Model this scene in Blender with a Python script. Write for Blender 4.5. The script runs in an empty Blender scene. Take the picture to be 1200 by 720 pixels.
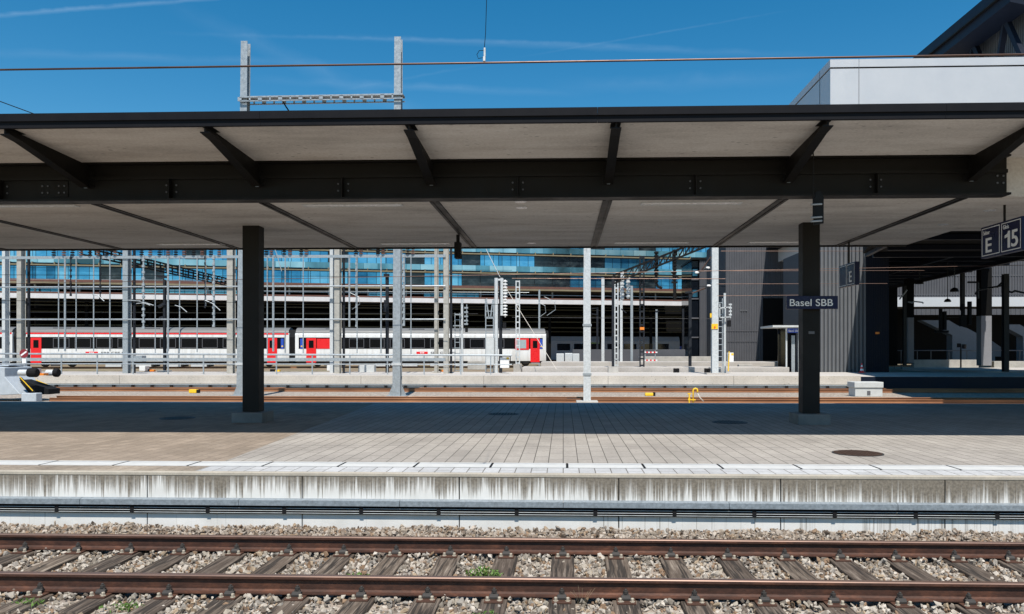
import bpy, bmesh, math, random
import numpy as np
from mathutils import Vector, Matrix
random.seed(7); rng = np.random.default_rng(7)
R = math.radians
sc = bpy.context.scene
COL = sc.collection

# ------------------------------------------------------------------ camera
F, PX, PY, CZ = 913.0, 627.0, 412.0, 1.5
YAW = R(2.07); CA, SA = math.cos(YAW), math.sin(YAW)
def at(px, py, Y):
    """point at real depth Y (metres from the camera along the tracks' normal) seen at a photo pixel"""
    xc = (px-PX)/F; s = Y/(CA+xc*SA)
    return Vector((s*(-SA+xc*CA), Y, CZ-s*(py-PY)/F))
def ax(px, Y): return at(px, PY, Y).x
cam = bpy.data.cameras.new('camera'); co = bpy.data.objects.new('camera', cam); COL.objects.link(co)
co.location = (0, 0, CZ); co.rotation_euler = (R(90), 0, YAW)
cam.sensor_width = 36; cam.lens = F/1200*36
cam.shift_x = -(PX-600)/1200; cam.shift_y = (PY-360)/1200
cam.clip_start = 0.05; cam.clip_end = 3000
sc.camera = co

# ------------------------------------------------------------------ materials
M = {}
class NT:
    def __init__(s, name):
        s.m = bpy.data.materials.new(name); s.m.use_nodes = True
        s.t = s.m.node_tree; s.b = s.t.nodes['Principled BSDF']; s._c = None
        M[name] = s.m
    def n(s, typ, **kw):
        nd = s.t.nodes.new(typ)
        for k, v in kw.items():
            if k[0] == '_': setattr(nd, k[1:], v)
            else: s.put(nd.inputs[k.replace('__', ' ')], v)
        return nd
    def put(s, sock, v):
        if isinstance(v, bpy.types.NodeSocket): s.t.links.new(v, sock)
        elif hasattr(v, 'outputs'): s.t.links.new(v.outputs[0], sock)
        else: sock.default_value = v
    def co(s):
        if s._c is None: s._c = s.n('ShaderNodeTexCoord').outputs['Object']
        return s._c
    def map(s, scale=(1,1,1), rot=(0,0,0), loc=(0,0,0), src=None):
        nd = s.n('ShaderNodeMapping'); s.put(nd.inputs['Vector'], src or s.co())
        nd.inputs['Scale'].default_value = scale; nd.inputs['Rotation'].default_value = rot; nd.inputs['Location'].default_value = loc
        return nd.outputs[0]
    def noise(s, scale=5, vec=None, detail=5, rough=.6):
        nd = s.n('ShaderNodeTexNoise', Scale=scale, Detail=detail, Roughness=rough)
        s.put(nd.inputs['Vector'], vec or s.co()); return nd.outputs['Fac']
    def ramp(s, fac, stops):
        nd = s.n('ShaderNodeValToRGB'); s.put(nd.inputs['Fac'], fac)
        cr = nd.color_ramp
        while len(cr.elements) < len(stops): cr.elements.new(.5)
        for e, (p, c) in zip(cr.elements, stops):
            e.position = p; e.color = (c, c, c, 1) if isinstance(c, (int, float)) else (*c, 1)
        return nd.outputs['Color']
    def mix(s, fac, a, b, mode='MIX'):
        nd = s.n('ShaderNodeMix', _data_type='RGBA', _blend_type=mode)
        s.put(nd.inputs[0], fac)
        for i, v in ((6, a), (7, b)):
            s.put(nd.inputs[i], (*v, 1) if isinstance(v, tuple) and len(v) == 3 else v)
        return nd.outputs[2]
    def math(s, op, a, b=0.0):
        nd = s.n('ShaderNodeMath', _operation=op); s.put(nd.inputs[0], a); s.put(nd.inputs[1], b); return nd.outputs[0]
    def bump(s, h, strength=.3, dist=.01, normal=None):
        nd = s.n('ShaderNodeBump', Strength=strength, Distance=dist); s.put(nd.inputs['Height'], h)
        if normal: s.put(nd.inputs['Normal'], normal)
        s.put(s.b.inputs['Normal'], nd.outputs[0]); return nd.outputs[0]
    def base(s, v): s.put(s.b.inputs['Base Color'], (*v, 1) if isinstance(v, tuple) and len(v) == 3 else v)
    def rough(s, v): s.put(s.b.inputs['Roughness'], v)
    def metal(s, v): s.put(s.b.inputs['Metallic'], v)

def simple(name, col, rough=.6, metal=0., var=.18, scale=6., bump=0., spec=None, stretch=(1,1,1)):
    t = NT(name)
    n1 = t.noise(scale, t.map(stretch)); n2 = t.noise(scale*6.3, t.map(stretch))
    f = t.math('ADD', t.math('MULTIPLY', n1, .65), t.math('MULTIPLY', n2, .35))
    t.base(t.ramp(f, [(.3, tuple(c*(1-var) for c in col)), (.7, tuple(min(1, c*(1+var)) for c in col))]))
    t.put(t.b.inputs['Roughness'], t.ramp(n1, [(.3, max(.02, rough-.08)), (.7, min(1, rough+.08))])); t.metal(metal)
    if spec is not None: t.b.inputs['Specular IOR Level'].default_value = spec
    if bump: t.bump(f, bump, .01)
    return t.m

simple('black_steel', (.0075,.0066,.0058), .55, 0, .25, 3, .05, .22)
simple('fascia_metal', (.008,.008,.010), .55, 0, .2, 2, 0, .12)
simple('galvanised', (.34,.37,.39), .42, .35, .25, 9, .05)
simple('galvanised_bright', (.52,.54,.545), .5, .1, .22, 12, .05)
simple('tray_zinc', (.22,.25,.275), .5, .2, .4, 28, .15)
simple('beige_steel', (.35,.335,.30), .6, 0, .22, 5)
simple('dark_mast', (.016,.018,.023), .5, 0, .3, 4, 0, .25)
simple('rusty_steel', (.075,.032,.018), .75, .1, .35, 14, .2)
simple('white_paint', (.78,.79,.80), .3, 0, .05, 3)
simple('yellow_paint', (.80,.50,.02), .5, 0, .1, 5)
simple('red_paint', (.72,.012,.015), .32, 0, .06, 3)
def coach_white():
    t = NT('coach_white')
    n = t.noise(1., t.map((3.5,1,.25)), 5, .7); b = t.noise(1., t.map((.25,1,2.5)), 4)
    c = t.ramp(n, [(.35, (.60,.59,.57)), (.6, (.74,.745,.74))]); x = t.n('ShaderNodeSeparateXYZ'); t.put(x.inputs[0], t.co())
    low = t.ramp(t.math('ADD', t.math('MULTIPLY', x.outputs['Z'], .5), t.math('MULTIPLY', t.math('SUBTRACT', n, .5), .5)), [(.28, .75), (.75, .0)])
    t.base(t.mix(t.math('MULTIPLY', low, .6), c, (.36,.32,.27))); t.rough(t.ramp(b, [(.3,.25),(.7,.45)]))
coach_white()
simple('dark_red', (.22,.02,.03), .4, 0, .1, 3)
simple('blue_paint', (.02,.07,.42), .35, 0, .06, 3)
simple('navy_sign', (.005,.009,.045), .3, 0, .12, 3, 0, .2)
simple('sign_white', (.80,.80,.80), .4, 0, .03, 3)
simple('coach_roof', (.15,.15,.147), .6, .1, .15, 2, 0, None, (.3,1,1))
simple('coach_glass', (.004,.004,.005), .25, 0, .2, 1, 0, .12)
simple('window_trim', (.10,.10,.11), .4, 0, .1, 3)
simple('pale_pane', (.30,.38,.40), .12, 0, .15, 2)
simple('black_rubber', (.008,.008,.009), .8, 0, .2, 8, 0, .2)
simple('bogie_iron', (.035,.030,.026), .7, 0, .35, 6, .2)
simple('grey_coach', (.22,.23,.26), .5, 0, .08, 3)
simple('olive_band', (.16,.22,.05), .5, 0, .1, 3)
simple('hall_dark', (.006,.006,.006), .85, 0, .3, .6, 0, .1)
simple('hall_olive', (.055,.05,.028), .7, 0, .25, 2)
simple('facade_brown', (.12,.05,.035), .6, 0, .2, 2)
simple('facade_ochre', (.20,.165,.10), .55, 0, .15, 2)
simple('silver_band', (.62,.60,.60), .5, .1, .1, .8)
simple('facade_core', (.05,.055,.065), .7, 0, .2, 1)
simple('glass_dark', (.006,.008,.012), .06, 0, .3, .7)
simple('navy_cladding', (.006,.009,.018), .5, 0, .15, 1, 0, .15)
simple('grey_cladding', (.080,.082,.092), .55, 0, .10, .8, 0, .3)
simple('pale_cladding', (.118,.122,.130), .5, 0, .12, .8, 0, .3)
simple('white_cladding', (.50,.51,.53), .38, .08, .035, .5)
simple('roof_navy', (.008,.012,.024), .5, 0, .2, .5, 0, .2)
simple('polycarbonate', (.13,.14,.15), .4, 0, .3, 1.5, 0, None, (6,6,.3))
simple('stair_concrete', (.20,.20,.215), .8, 0, .12, 1.2, .1)
simple('cabinet_grey', (.50,.51,.50), .6, .05, .12, 4)
simple('copper_wire', (.07,.04,.03), .45, .6, .2, 3)
simple('insulator_brown', (.12,.06,.045), .25, 0, .2, 8)
simple('insulator_white', (.75,.74,.72), .25, 0, .05, 8)
simple('orange_paint', (.75,.22,.02), .5, 0, .08, 5)
simple('buffer_grey', (.40,.44,.48), .55, 0, .14, 4, .1)
simple('cable_black', (.004,.004,.004), .7, 0, .3, 8, 0, .1)
simple('screw_pale', (.36,.31,.24), .6, .1, .35, 40)
simple('weed_green', (.085,.16,.025), .6, 0, .45, 25)
simple('dry_stalk', (.28,.21,.12), .8, 0, .3, 25)
simple('cast_iron', (.055,.030,.020), .65, .3, .35, 12, .4)
simple('iron_shade', (.03,.032,.035), .6, .2, .3, 12, .3)
simple('lamp_diffuser', (.55,.56,.58), .25, 0, .08, 6)
simple('rope_pale', (.55,.50,.44), .8, 0, .1, 6)

def concrete(name, col, var=.25, scale=2., pits=True, board=None, bump=.15):
    t = NT(name)
    big = t.noise(scale*.5, t.map((.35,1,1) if board else (1,1,1))); fine = t.noise(scale*14, detail=6)
    c = t.ramp(big, [(.25, tuple(x*(1-var) for x in col)), (.75, tuple(x*(1+var*.6) for x in col))])
    c = t.mix(.3, c, t.ramp(fine, [(.3, .32), (.7, .72)]), 'OVERLAY')
    if board:   # streaks along the tracks left by shuttering
        st = t.noise(1.0, t.map((.5, board, 1)), 6, .65)
        c = t.mix(.42, c, t.ramp(st, [(.32, .25), (.5, .5), (.66, .66)]), 'OVERLAY')
    if pits:
        v = t.n('ShaderNodeTexVoronoi', Scale=7., _feature='F1'); t.put(v.inputs['Vector'], t.map((.5,1.6,1)))
        gate = t.ramp(t.noise(1.3), [(.44, 0.), (.56, 1.)])
        spot = t.math('MULTIPLY', t.ramp(v.outputs['Distance'], [(.09, 1.), (.15, 0.)]), gate)
        c = t.mix(spot, c, tuple(x*.3 for x in col))
    t.base(c); t.rough(.85); t.b.inputs['Specular IOR Level'].default_value = .15
    t.bump(fine, bump, .006); return t.m
concrete('soffit_concrete', (.56,.53,.495), .22, 1.6, True, 2.2)
concrete('plain_concrete', (.42,.40,.37), .25, 3., False)
concrete('base_concrete', (.20,.19,.18), .3, 5., False)
concrete('edge_concrete', (.40,.36,.30), .25, 4., False)
concrete('yard_slab', (.46,.43,.40), .15, .6, False)
concrete('far_wall_concrete', (.50,.45,.39), .22, 1.2, True)
concrete('low_wall_concrete', (.42,.39,.36), .25, 1.0, False)

def wall_mat():
    t = NT('stained_wall')
    x = t.n('ShaderNodeSeparateXYZ'); t.put(x.inputs[0], t.co()); X, Z = x.outputs['X'], x.outputs['Z']
    st = t.noise(1., t.map((13., 1, .22)), 5, .75); st2 = t.noise(1., t.map((52., 1, .35)), 4, .75)
    big = t.noise(1., t.map((.8, 1, .4), loc=(3.7, 0, 0)), 3)
    # drip stains run down from the coping and thin out on their way
    fall = t.n('ShaderNodeMapRange'); t.put(fall.inputs['Value'], Z)
    for i, v in ((1, -.43), (2, -.05), (3, -.16), (4, .12)): fall.inputs[i].default_value = v
    right = t.n('ShaderNodeMapRange'); t.put(right.inputs['Value'], X)
    for i, v in ((1, -7.), (2, 7.), (3, -.045), (4, .065)): right.inputs[i].default_value = v
    s = t.math('ADD', t.math('ADD', t.math('MULTIPLY', st, .60), t.math('MULTIPLY', st2, .62)), t.math('MULTIPLY', big, .34))
    s = t.math('ADD', t.math('ADD', s, fall.outputs[0]), right.outputs[0])
    m = t.ramp(s, [(.735, 0.), (.785, .6), (.88, 1.)])
    fine = t.noise(30)
    clean = t.ramp(t.noise(3.), [(.3, (.58,.565,.53)), (.7, (.68,.665,.635))])
    dirt = t.ramp(fine, [(.35, (.075,.058,.038)), (.7, (.20,.165,.12))])
    t.base(t.mix(t.math('MULTIPLY', m, .92), clean, dirt)); t.rough(.85); t.bump(fine, .1, .006)
wall_mat()

def paving(name, ca, cb, mortar, w=.6, h=.2, msize=.006, tone=.3):
    t = NT(name)
    b = t.n('ShaderNodeTexBrick', _offset=.5, Scale=1.0)
    t.put(b.inputs['Vector'], t.map((1,1,1), (0,0,R(90)), (.03,.0,0)))
    b.inputs['Brick Width'].default_value = w; b.inputs['Row Height'].default_value = h
    b.inputs['Mortar Size'].default_value = msize; b.inputs['Mortar Smooth'].default_value = .2; b.inputs['Bias'].default_value = 0
    b.inputs['Color1'].default_value = (*ca, 1); b.inputs['Color2'].default_value = (*cb, 1); b.inputs['Mortar'].default_value = (*mortar, 1)
    big = t.noise(.9, t.map((1.1,.7,1)), 6, .6); fine = t.noise(22, detail=6)
    c = t.mix(tone*1.6, b.outputs['Color'], t.ramp(big, [(.3, .3), (.7, .66)]), 'OVERLAY')
    c = t.mix(tone, c, t.ramp(fine, [(.3, .25), (.7, .7)]), 'OVERLAY')
    spots = t.ramp(t.noise(9., detail=2), [(.68, 0.), (.72, .45)])
    wear = t.noise(.55, t.map((.8,1.3,1), loc=(4.1,2.2,0)), 6, .7); c = t.mix(t.ramp(wear, [(.5, 0.), (.68, .38)]), c, tuple(x*.62 for x in ca))
    c = t.mix(spots, c, tuple(x*.35 for x in ca))
    t.base(c); t.rough(.85); t.b.inputs['Specular IOR Level'].default_value = .08
    t.bump(t.math('SUBTRACT', t.math('MULTIPLY', fine, .3), b.outputs['Fac']), .35, .004)
paving('paving_grey', (.345,.318,.288), (.305,.28,.255), (.075,.068,.06), .6, .2, .006, .26)
paving('paving_brown', (.30,.245,.195), (.235,.19,.15), (.12,.095,.075), .3, .2, .005, .26)
paving('strip_grey', (.47,.47,.475), (.39,.39,.395), (.14,.13,.12), .5, .2, .007)
paving('strip_brown', (.31,.26,.21), (.25,.21,.17), (.12,.10,.08), .5, .2, .005, .5)
simple('line_white', (.51,.51,.50), .7, 0, .10, 5)

def ballast_mat(name, per_stone=True):
    t = NT(name)
    if per_stone:
        rnd = t.n('ShaderNodeNewGeometry').outputs['Random Per Island']
        c = t.ramp(rnd, [(0, (.20,.18,.155)), (.15, (.36,.33,.285)), (.32, (.25,.17,.11)), (.42, (.46,.43,.39)), (.6, (.30,.285,.265)),
                         (.70, (.15,.125,.105)), (.8, (.54,.51,.47)), (.9, (.36,.29,.21)), (1, (.17,.16,.15))])
        for e in t.t.nodes:
            if e.type == 'VALTORGB': e.color_ramp.interpolation = 'CONSTANT'
        n = t.noise(55, detail=4); 
        # rust dust on the stones close to the running rails and by the wall
        x = t.n('ShaderNodeSeparateXYZ'); t.put(x.inputs[0], t.co())
        rust = t.math('MULTIPLY', t.ramp(t.math('ADD', t.math('MULTIPLY', x.outputs['Y'], .1), t.math('MULTIPLY', t.noise(2.), .06)), [(.885, 0.), (.91, 1.)]), .30)
        c = t.mix(rust, c, (.26,.19,.14))
        c = t.mix(.5, c, t.ramp(n, [(.3, .3), (.7, .7)]), 'OVERLAY')
        c = t.mix(1., c, (.84,.785,.72), 'MULTIPLY'); t.base(c); t.bump(n, .3, .004)
    else:
        v = t.n('ShaderNodeTexVoronoi', Scale=14.); t.put(v.inputs['Vector'], t.co())
        sx = t.n('ShaderNodeSeparateColor'); t.put(sx.inputs[0], v.outputs['Color'])
        c = t.ramp(sx.outputs[0], [(0, (.16,.13,.11)), (.4, (.34,.29,.24)), (.7, (.27,.21,.16)), (1, (.46,.42,.37))])
        t.base(c); t.bump(t.math('SUBTRACT', 1., v.outputs['Distance']), .8, .03)
    t.rough(.88)
ballast_mat('ballast_stone'); ballast_mat('ballast_far', False)
def track_mat():
    t = NT('yard_ground')
    n = t.noise(.35, t.map((.3,1,1)), 6, .7); f = t.noise(9., detail=6)
    c = t.ramp(n, [(.35, (.13,.085,.055)), (.5, (.24,.18,.12)), (.6, (.14,.13,.06)), (.7, (.30,.25,.19))])
    t.base(t.mix(.6, c, t.ramp(f, [(.3,.25),(.7,.75)]), 'OVERLAY')); t.rough(.9); t.bump(f, .5, .03)
track_mat()
def rail_mat():
    t = NT('rail_rust')
    n = t.noise(7., t.map((.5,1,1)), 6, .7); f = t.noise(60., t.map((.4,1,1)), 5)
    c = t.ramp(n, [(.3, (.034,.015,.010)), (.52, (.068,.028,.017)), (.72, (.13,.05,.026))])
    c = t.mix(.55, c, t.ramp(f, [(.3,.2),(.7,.75)]), 'OVERLAY')
    t.base(c); t.rough(.62); t.metal(.15); t.bump(f, .25, .003)
    t = NT('rail_head')
    n = t.noise(5., t.map((.15,6,1)), 6, .7)
    t.base(t.ramp(n, [(.3, (.14,.085,.065)), (.7, (.24,.155,.12))])); t.metal(.55); t.rough(t.ramp(n, [(.3,.32),(.7,.5)]))
    t = NT('far_rail')
    t.base(t.ramp(t.noise(1.5, t.map((.3,1,1))), [(.3, (.20,.085,.04)), (.7, (.36,.17,.08))])); t.rough(.55); t.metal(.2)
rail_mat()
def wood_mat():
    t = NT('sleeper_wood')
    oi = t.n('ShaderNodeObjectInfo'); off = t.n('ShaderNodeVectorMath', _operation='ADD'); t.put(off.inputs[0], t.co())
    cmb = t.n('ShaderNodeCombineXYZ'); t.put(cmb.inputs[0], t.math('MULTIPLY', oi.outputs['Random'], 40.)); t.put(cmb.inputs[1], t.math('MULTIPLY', oi.outputs['Random'], 23.))
    t.put(off.inputs[1], cmb); src = off.outputs[0]
    g = t.noise(1., t.map((38,2.2,30), src=src), 7, .7); big = t.noise(2.4, t.map((1.5,.8,1), src=src), 4)
    crack = t.noise(1., t.map((13,.55,10), src=src), 3, .5)
    ck = t.ramp(crack, [(.45, 0.), (.485, 1.), (.515, 1.), (.55, 0.)])
    c = t.ramp(g, [(.34, (.030,.022,.016)), (.47, (.095,.075,.058)), (.56, (.17,.14,.115)), (.70, (.33,.29,.245))])
    c = t.mix(t.ramp(big, [(.35, .0), (.7, .75)]), c, (.075,.055,.042))
    tint = t.ramp(oi.outputs['Random'], [(0, (.75,.7,.66)), (1, (1.25,1.2,1.12))])
    c = t.mix(1., c, tint, 'MULTIPLY'); c = t.mix(t.math('MULTIPLY', ck, .85), c, (.015,.011,.008))
    t.base(c); t.rough(.85); t.bump(t.math('SUBTRACT', g, ck), .6, .008)
wood_mat()
def facade_glass():
    t = NT('facade_glass')
    x = t.n('ShaderNodeSeparateXYZ'); t.put(x.inputs[0], t.co()); cmb = t.n('ShaderNodeCombineXYZ'); t.put(cmb.inputs[0], x.outputs['X']); t.put(cmb.inputs[1], x.outputs['Z'])
    br = t.n('ShaderNodeTexBrick', _offset=0., Scale=1.); t.put(br.inputs['Vector'], cmb)
    br.inputs['Brick Width'].default_value = 1.23; br.inputs['Row Height'].default_value = 2.6; br.inputs['Mortar Size'].default_value = .035; br.inputs['Mortar Smooth'].default_value = .1
    br.inputs['Color1'].default_value = (0,0,0,1); br.inputs['Color2'].default_value = (1,1,1,1); br.inputs['Mortar'].default_value = (.5,.5,.5,1)
    oi = t.n('ShaderNodeObjectInfo').outputs['Random']
    n = t.noise(.55, t.map((1,1,2.2)), 5, .6)  # teal smudges put into the colour stand for reflections on the panes
    v = t.math('ADD', t.math('ADD', t.math('MULTIPLY', oi, .32), t.math('MULTIPLY', n, .5)), t.math('MULTIPLY', br.outputs['Color'], .26))
    c = t.ramp(v, [(.22, (.015,.08,.14)), (.40, (.05,.24,.40)), (.58, (.11,.39,.58)), (.85, (.28,.56,.70))])
    c = t.mix(br.outputs['Fac'], c, (.03,.05,.06)); t.base(c); t.metal(.75); t.rough(.10)
    t = NT('balustrade_glass')
    x = t.n('ShaderNodeSeparateXYZ'); t.put(x.inputs[0], t.co()); cmb = t.n('ShaderNodeCombineXYZ'); t.put(cmb.inputs[0], x.outputs['X']); t.put(cmb.inputs[1], x.outputs['Z'])
    br = t.n('ShaderNodeTexBrick', _offset=0., Scale=1.); t.put(br.inputs['Vector'], cmb)
    br.inputs['Brick Width'].default_value = 1.9; br.inputs['Row Height'].default_value = 9.; br.inputs['Mortar Size'].default_value = .03
    br.inputs['Color1'].default_value = (0,0,0,1); br.inputs['Color2'].default_value = (1,1,1,1); br.inputs['Mortar'].default_value = (0,0,0,1)
    n = t.noise(.16, t.map((1,1,.4)), 4)
    v = t.math('ADD', t.math('MULTIPLY', n, .8), t.math('MULTIPLY', br.outputs['Color'], .28))
    t.base(t.ramp(v, [(.34, (.035,.085,.10)), (.5, (.12,.30,.37)), (.7, (.36,.56,.61))])); t.metal(.5); t.rough(.15)
    t = NT('dark_pane')
    n = t.noise(.8, t.map((1,1,2)), 4, .6)
    t.base(t.ramp(n, [(.4, (.006,.009,.012)), (.6, (.025,.035,.04)), (.75, (.07,.08,.075))])); t.rough(.12)
facade_glass()

# ------------------------------------------------------------------ mesh builder
ORG = {}
class MB:
    def __init__(s): s.v = []; s.f = []; s.m = []; s.cur = 0
    def add(s, vs, fs):
        o = len(s.v); s.v += [tuple(v) for v in vs]; s.f += [tuple(i+o for i in f) for f in fs]; s.m += [s.cur]*len(fs); return s
    def box(s, x0, x1, y0, y1, z0, z1):
        x0, x1 = sorted((x0, x1)); y0, y1 = sorted((y0, y1)); z0, z1 = sorted((z0, z1))
        return s.add([(x0,y0,z0),(x1,y0,z0),(x1,y1,z0),(x0,y1,z0),(x0,y0,z1),(x1,y0,z1),(x1,y1,z1),(x0,y1,z1)],
                     [(0,3,2,1),(4,5,6,7),(0,1,5,4),(1,2,6,5),(2,3,7,6),(3,0,4,7)])
    def bar(s, a, b, w, h=None, up=(0,0,1)):
        a, b = Vector(a), Vector(b); h = h or w; d = (b-a).normalized(); up = Vector(up)
        if abs(d.dot(up)) > .98: up = Vector((0,1,0))
        sx = d.cross(up).normalized()*w/2; sy = sx.normalized().cross(d)*h/2
        vs = [p+i*sx+j*sy for p in (a, b) for i, j in ((-1,-1),(1,-1),(1,1),(-1,1))]
        return s.add(vs, [(0,1,2,3),(7,6,5,4),(0,4,5,1),(1,5,6,2),(2,6,7,3),(3,7,4,0)])
    def tube(s, pts, r, n=8):
        pts = [Vector(p) for p in pts]; rings = []; rs = r if isinstance(r, (list, tuple)) else [r]*len(pts)
        ref = None
        for i, p in enumerate(pts):
            d = (pts[min(i+1, len(pts)-1)]-pts[max(i-1, 0)]).normalized()
            if ref is None: ref = d.orthogonal().normalized()
            ref = (ref-d*ref.dot(d)); ref = ref.normalized() if ref.length > 1e-6 else d.orthogonal().normalized()
            q = d.cross(ref)
            rings.append([p+rs[i]*(math.cos(2*math.pi*k/n)*ref+math.sin(2*math.pi*k/n)*q) for k in range(n)])
        vs = [v for rg in rings for v in rg]; fs = []
        for i in range(len(rings)-1):
            for k in range(n): fs.append((i*n+k, i*n+(k+1)%n, (i+1)*n+(k+1)%n, (i+1)*n+k))
        fs += [tuple(range(n))[::-1], tuple((len(rings)-1)*n+k for k in range(n))]
        return s.add(vs, fs)
    def prism(s, poly, axis, a, b):
        """poly = 2D outline, extruded from a to b along axis 'x' (poly=y,z), 'y' (poly=x,z) or 'z' (poly=x,y)"""
        def p3(p, t): return {'x': (t, p[0], p[1]), 'y': (p[0], t, p[1]), 'z': (p[0], p[1], t)}[axis]
        n = len(poly); vs = [p3(p, a) for p in poly]+[p3(p, b) for p in poly]
        fs = [tuple(range(n))[::-1], tuple(range(n, 2*n))]+[(i, (i+1)%n, (i+1)%n+n, i+n) for i in range(n)]
        return s.add(vs, fs)
    def lathe(s, c, prof, n=16, axis='z'):
        c = Vector(c); vs = []; fs = []
        for r, h in prof:
            for k in range(n):
                a = 2*math.pi*k/n; q = (r*math.cos(a), r*math.sin(a), h)
                if axis == 'x': q = (h, q[0], q[1])
                if axis == 'y': q = (q[0], h, q[1])
                vs.append(c+Vector(q))
        for i in range(len(prof)-1):
            for k in range(n): fs.append((i*n+k, i*n+(k+1)%n, (i+1)*n+(k+1)%n, (i+1)*n+k))
        fs += [tuple(range(n))[::-1], tuple((len(prof)-1)*n+k for k in range(n))]
        return s.add(vs, fs)
    def corrugated(s, bl, br, tr, tl, n, amp, ny=(0,-1,0)):
        """trapezoidal sheet between four corners"""
        bl, br, tr, tl = map(Vector, (bl, br, tr, tl)); ny = Vector(ny); vs = []
        us = []
        for i in range(n):
            for du, o in ((0, 0), (.42, 0), (.5, 1), (.92, 1)): us.append(((i+du)/n, o))
        us.append((1., 0))
        for u, o in us: vs += [bl.lerp(br, u)+ny*amp*o, tl.lerp(tr, u)+ny*amp*o]
        return s.add(vs, [(2*i, 2*i+2, 2*i+3, 2*i+1) for i in range(len(us)-1)])
    def build(s, name, mat, parent=None, local=False, smooth=False, bevel=0., fix=False):
        v = np.array(s.v, dtype=float)
        if parent is None:
            lo, hi = v.min(0), v.max(0); org = np.array([(lo[0]+hi[0])/2, (lo[1]+hi[1])/2, lo[2]])
            if fix: org = np.zeros(3)
        else: org = np.zeros(3) if local else ORG[parent.name]
        me = bpy.data.meshes.new(name)
        me.from_pydata([tuple(p) for p in v-org], [], s.f)
        for k in (mat if isinstance(mat, (list, tuple)) else [mat]): me.materials.append(M[k])
        if any(s.m): me.polygons.foreach_set('material_index', s.m)
        if smooth: me.polygons.foreach_set('use_smooth', [True]*len(s.f))
        me.update()
        o = bpy.data.objects.new(name, me); COL.objects.link(o)
        if parent is None: o.location = org; ORG[o.name] = org
        else: o.parent = parent; ORG[o.name] = ORG[parent.name]
        if bevel:
            bm = o.modifiers.new('bevel', 'BEVEL'); bm.width = bevel; bm.segments = 2; bm.limit_method = 'ANGLE'
        return o
def tag(o, label=None, cat=None, group=None, kind=None):
    for k, v in (('label', label), ('category', cat), ('group', group), ('kind', kind)):
        if v: o[k] = v
    return o
def empty(name, loc, label, cat, group=None, rz=0.):
    o = bpy.data.objects.new(name, None); COL.objects.link(o); o.location = loc; o.rotation_euler.z = rz
    o.empty_display_size = .2; ORG[o.name] = np.array(loc, dtype=float)
    return tag(o, label, cat, group)
def copy_tree(o, parent=None):
    c = o.copy(); COL.objects.link(c)
    if parent is not None: c.parent = parent
    for ch in KIDS.get(o.name, []): copy_tree(ch, c)
    return c
KIDS = {}
def index_kids():
    KIDS.clear()
    for o in COL.objects:
        if o.parent: KIDS.setdefault(o.parent.name, []).append(o)
def struct(o): o['kind'] = 'structure'; return o
def B(*a): return MB().box(*a)
def text_mesh(txt, size, bold=.0):
    cu = bpy.data.curves.new('lettering', 'FONT'); cu.body = txt; cu.size = size; cu.extrude = .004; cu.offset = bold
    o = bpy.data.objects.new('lettering', cu); COL.objects.link(o)
    dg = bpy.context.evaluated_depsgraph_get(); me = bpy.data.meshes.new_from_object(o.evaluated_get(dg))
    bpy.data.objects.remove(o); bpy.data.curves.remove(cu)
    vs = [tuple(v.co) for v in me.vertices]; fs = [tuple(p.vertices) for p in me.polygons]
    bpy.data.meshes.remove(me)
    return np.array(vs), fs
def text_on(parent, name, txt, origin, ux, uz, height, width=None, mat='sign_white', bold=.0, local=False):
    """raised lettering in the plane spanned by ux and uz, standing on its normal"""
    vs, fs = text_mesh(txt, 1., bold)
    lo, hi = vs.min(0), vs.max(0); vs = vs-np.array([lo[0], lo[1], 0])
    h = hi[1]-lo[1]; w = hi[0]-lo[0]; k = height/h; kx = (width/w) if width else k
    ux, uz = Vector(ux).normalized(), Vector(uz).normalized(); nn = ux.cross(uz)
    mb = MB(); mb.add([Vector(origin)+ux*v[0]*kx+uz*v[1]*k+nn*(v[2]+.005) for v in vs], fs)
    return mb.build(name, mat, parent, local=local)

# ------------------------------------------------------------------ sky and sun
SUN = Vector((.10, -1.0, 1.76)).normalized()      # direction towards the sun (behind the camera, a little right)
w = bpy.data.worlds.new('World'); sc.world = w; w.use_nodes = True
t = w.node_tree; bg = t.nodes['Background']
sky = t.nodes.new('ShaderNodeTexSky'); sky.sky_type = 'NISHITA'; sky.sun_disc = False
sky.sun_elevation = math.asin(SUN.z); sky.sun_rotation = math.atan2(SUN.x, SUN.y)
sky.altitude = 300; sky.air_density = 1.0; sky.dust_density = .2; sky.ozone_density = 1.6
hs = t.nodes.new('ShaderNodeHueSaturation'); hs.inputs['Saturation'].default_value = 1.45; hs.inputs['Hue'].default_value = .489; hs.inputs['Value'].default_value = 1.0
t.links.new(sky.outputs[0], hs.inputs['Color'])
gm = t.nodes.new('ShaderNodeNewGeometry'); tc = t.nodes.new('ShaderNodeTexCoord')
def wm(op, a, b=0.):
    n = t.nodes.new('ShaderNodeMath'); n.operation = op
    for i, v in enumerate((a, b)):
        if isinstance(v, bpy.types.NodeSocket): t.links.new(v, n.inputs[i])
        else: n.inputs[i].default_value = v
    return n.outputs[0]
def skydir(px, py): return (at(px, py, 1000.)-Vector((0,0,CZ))).normalized()
total = None
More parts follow.
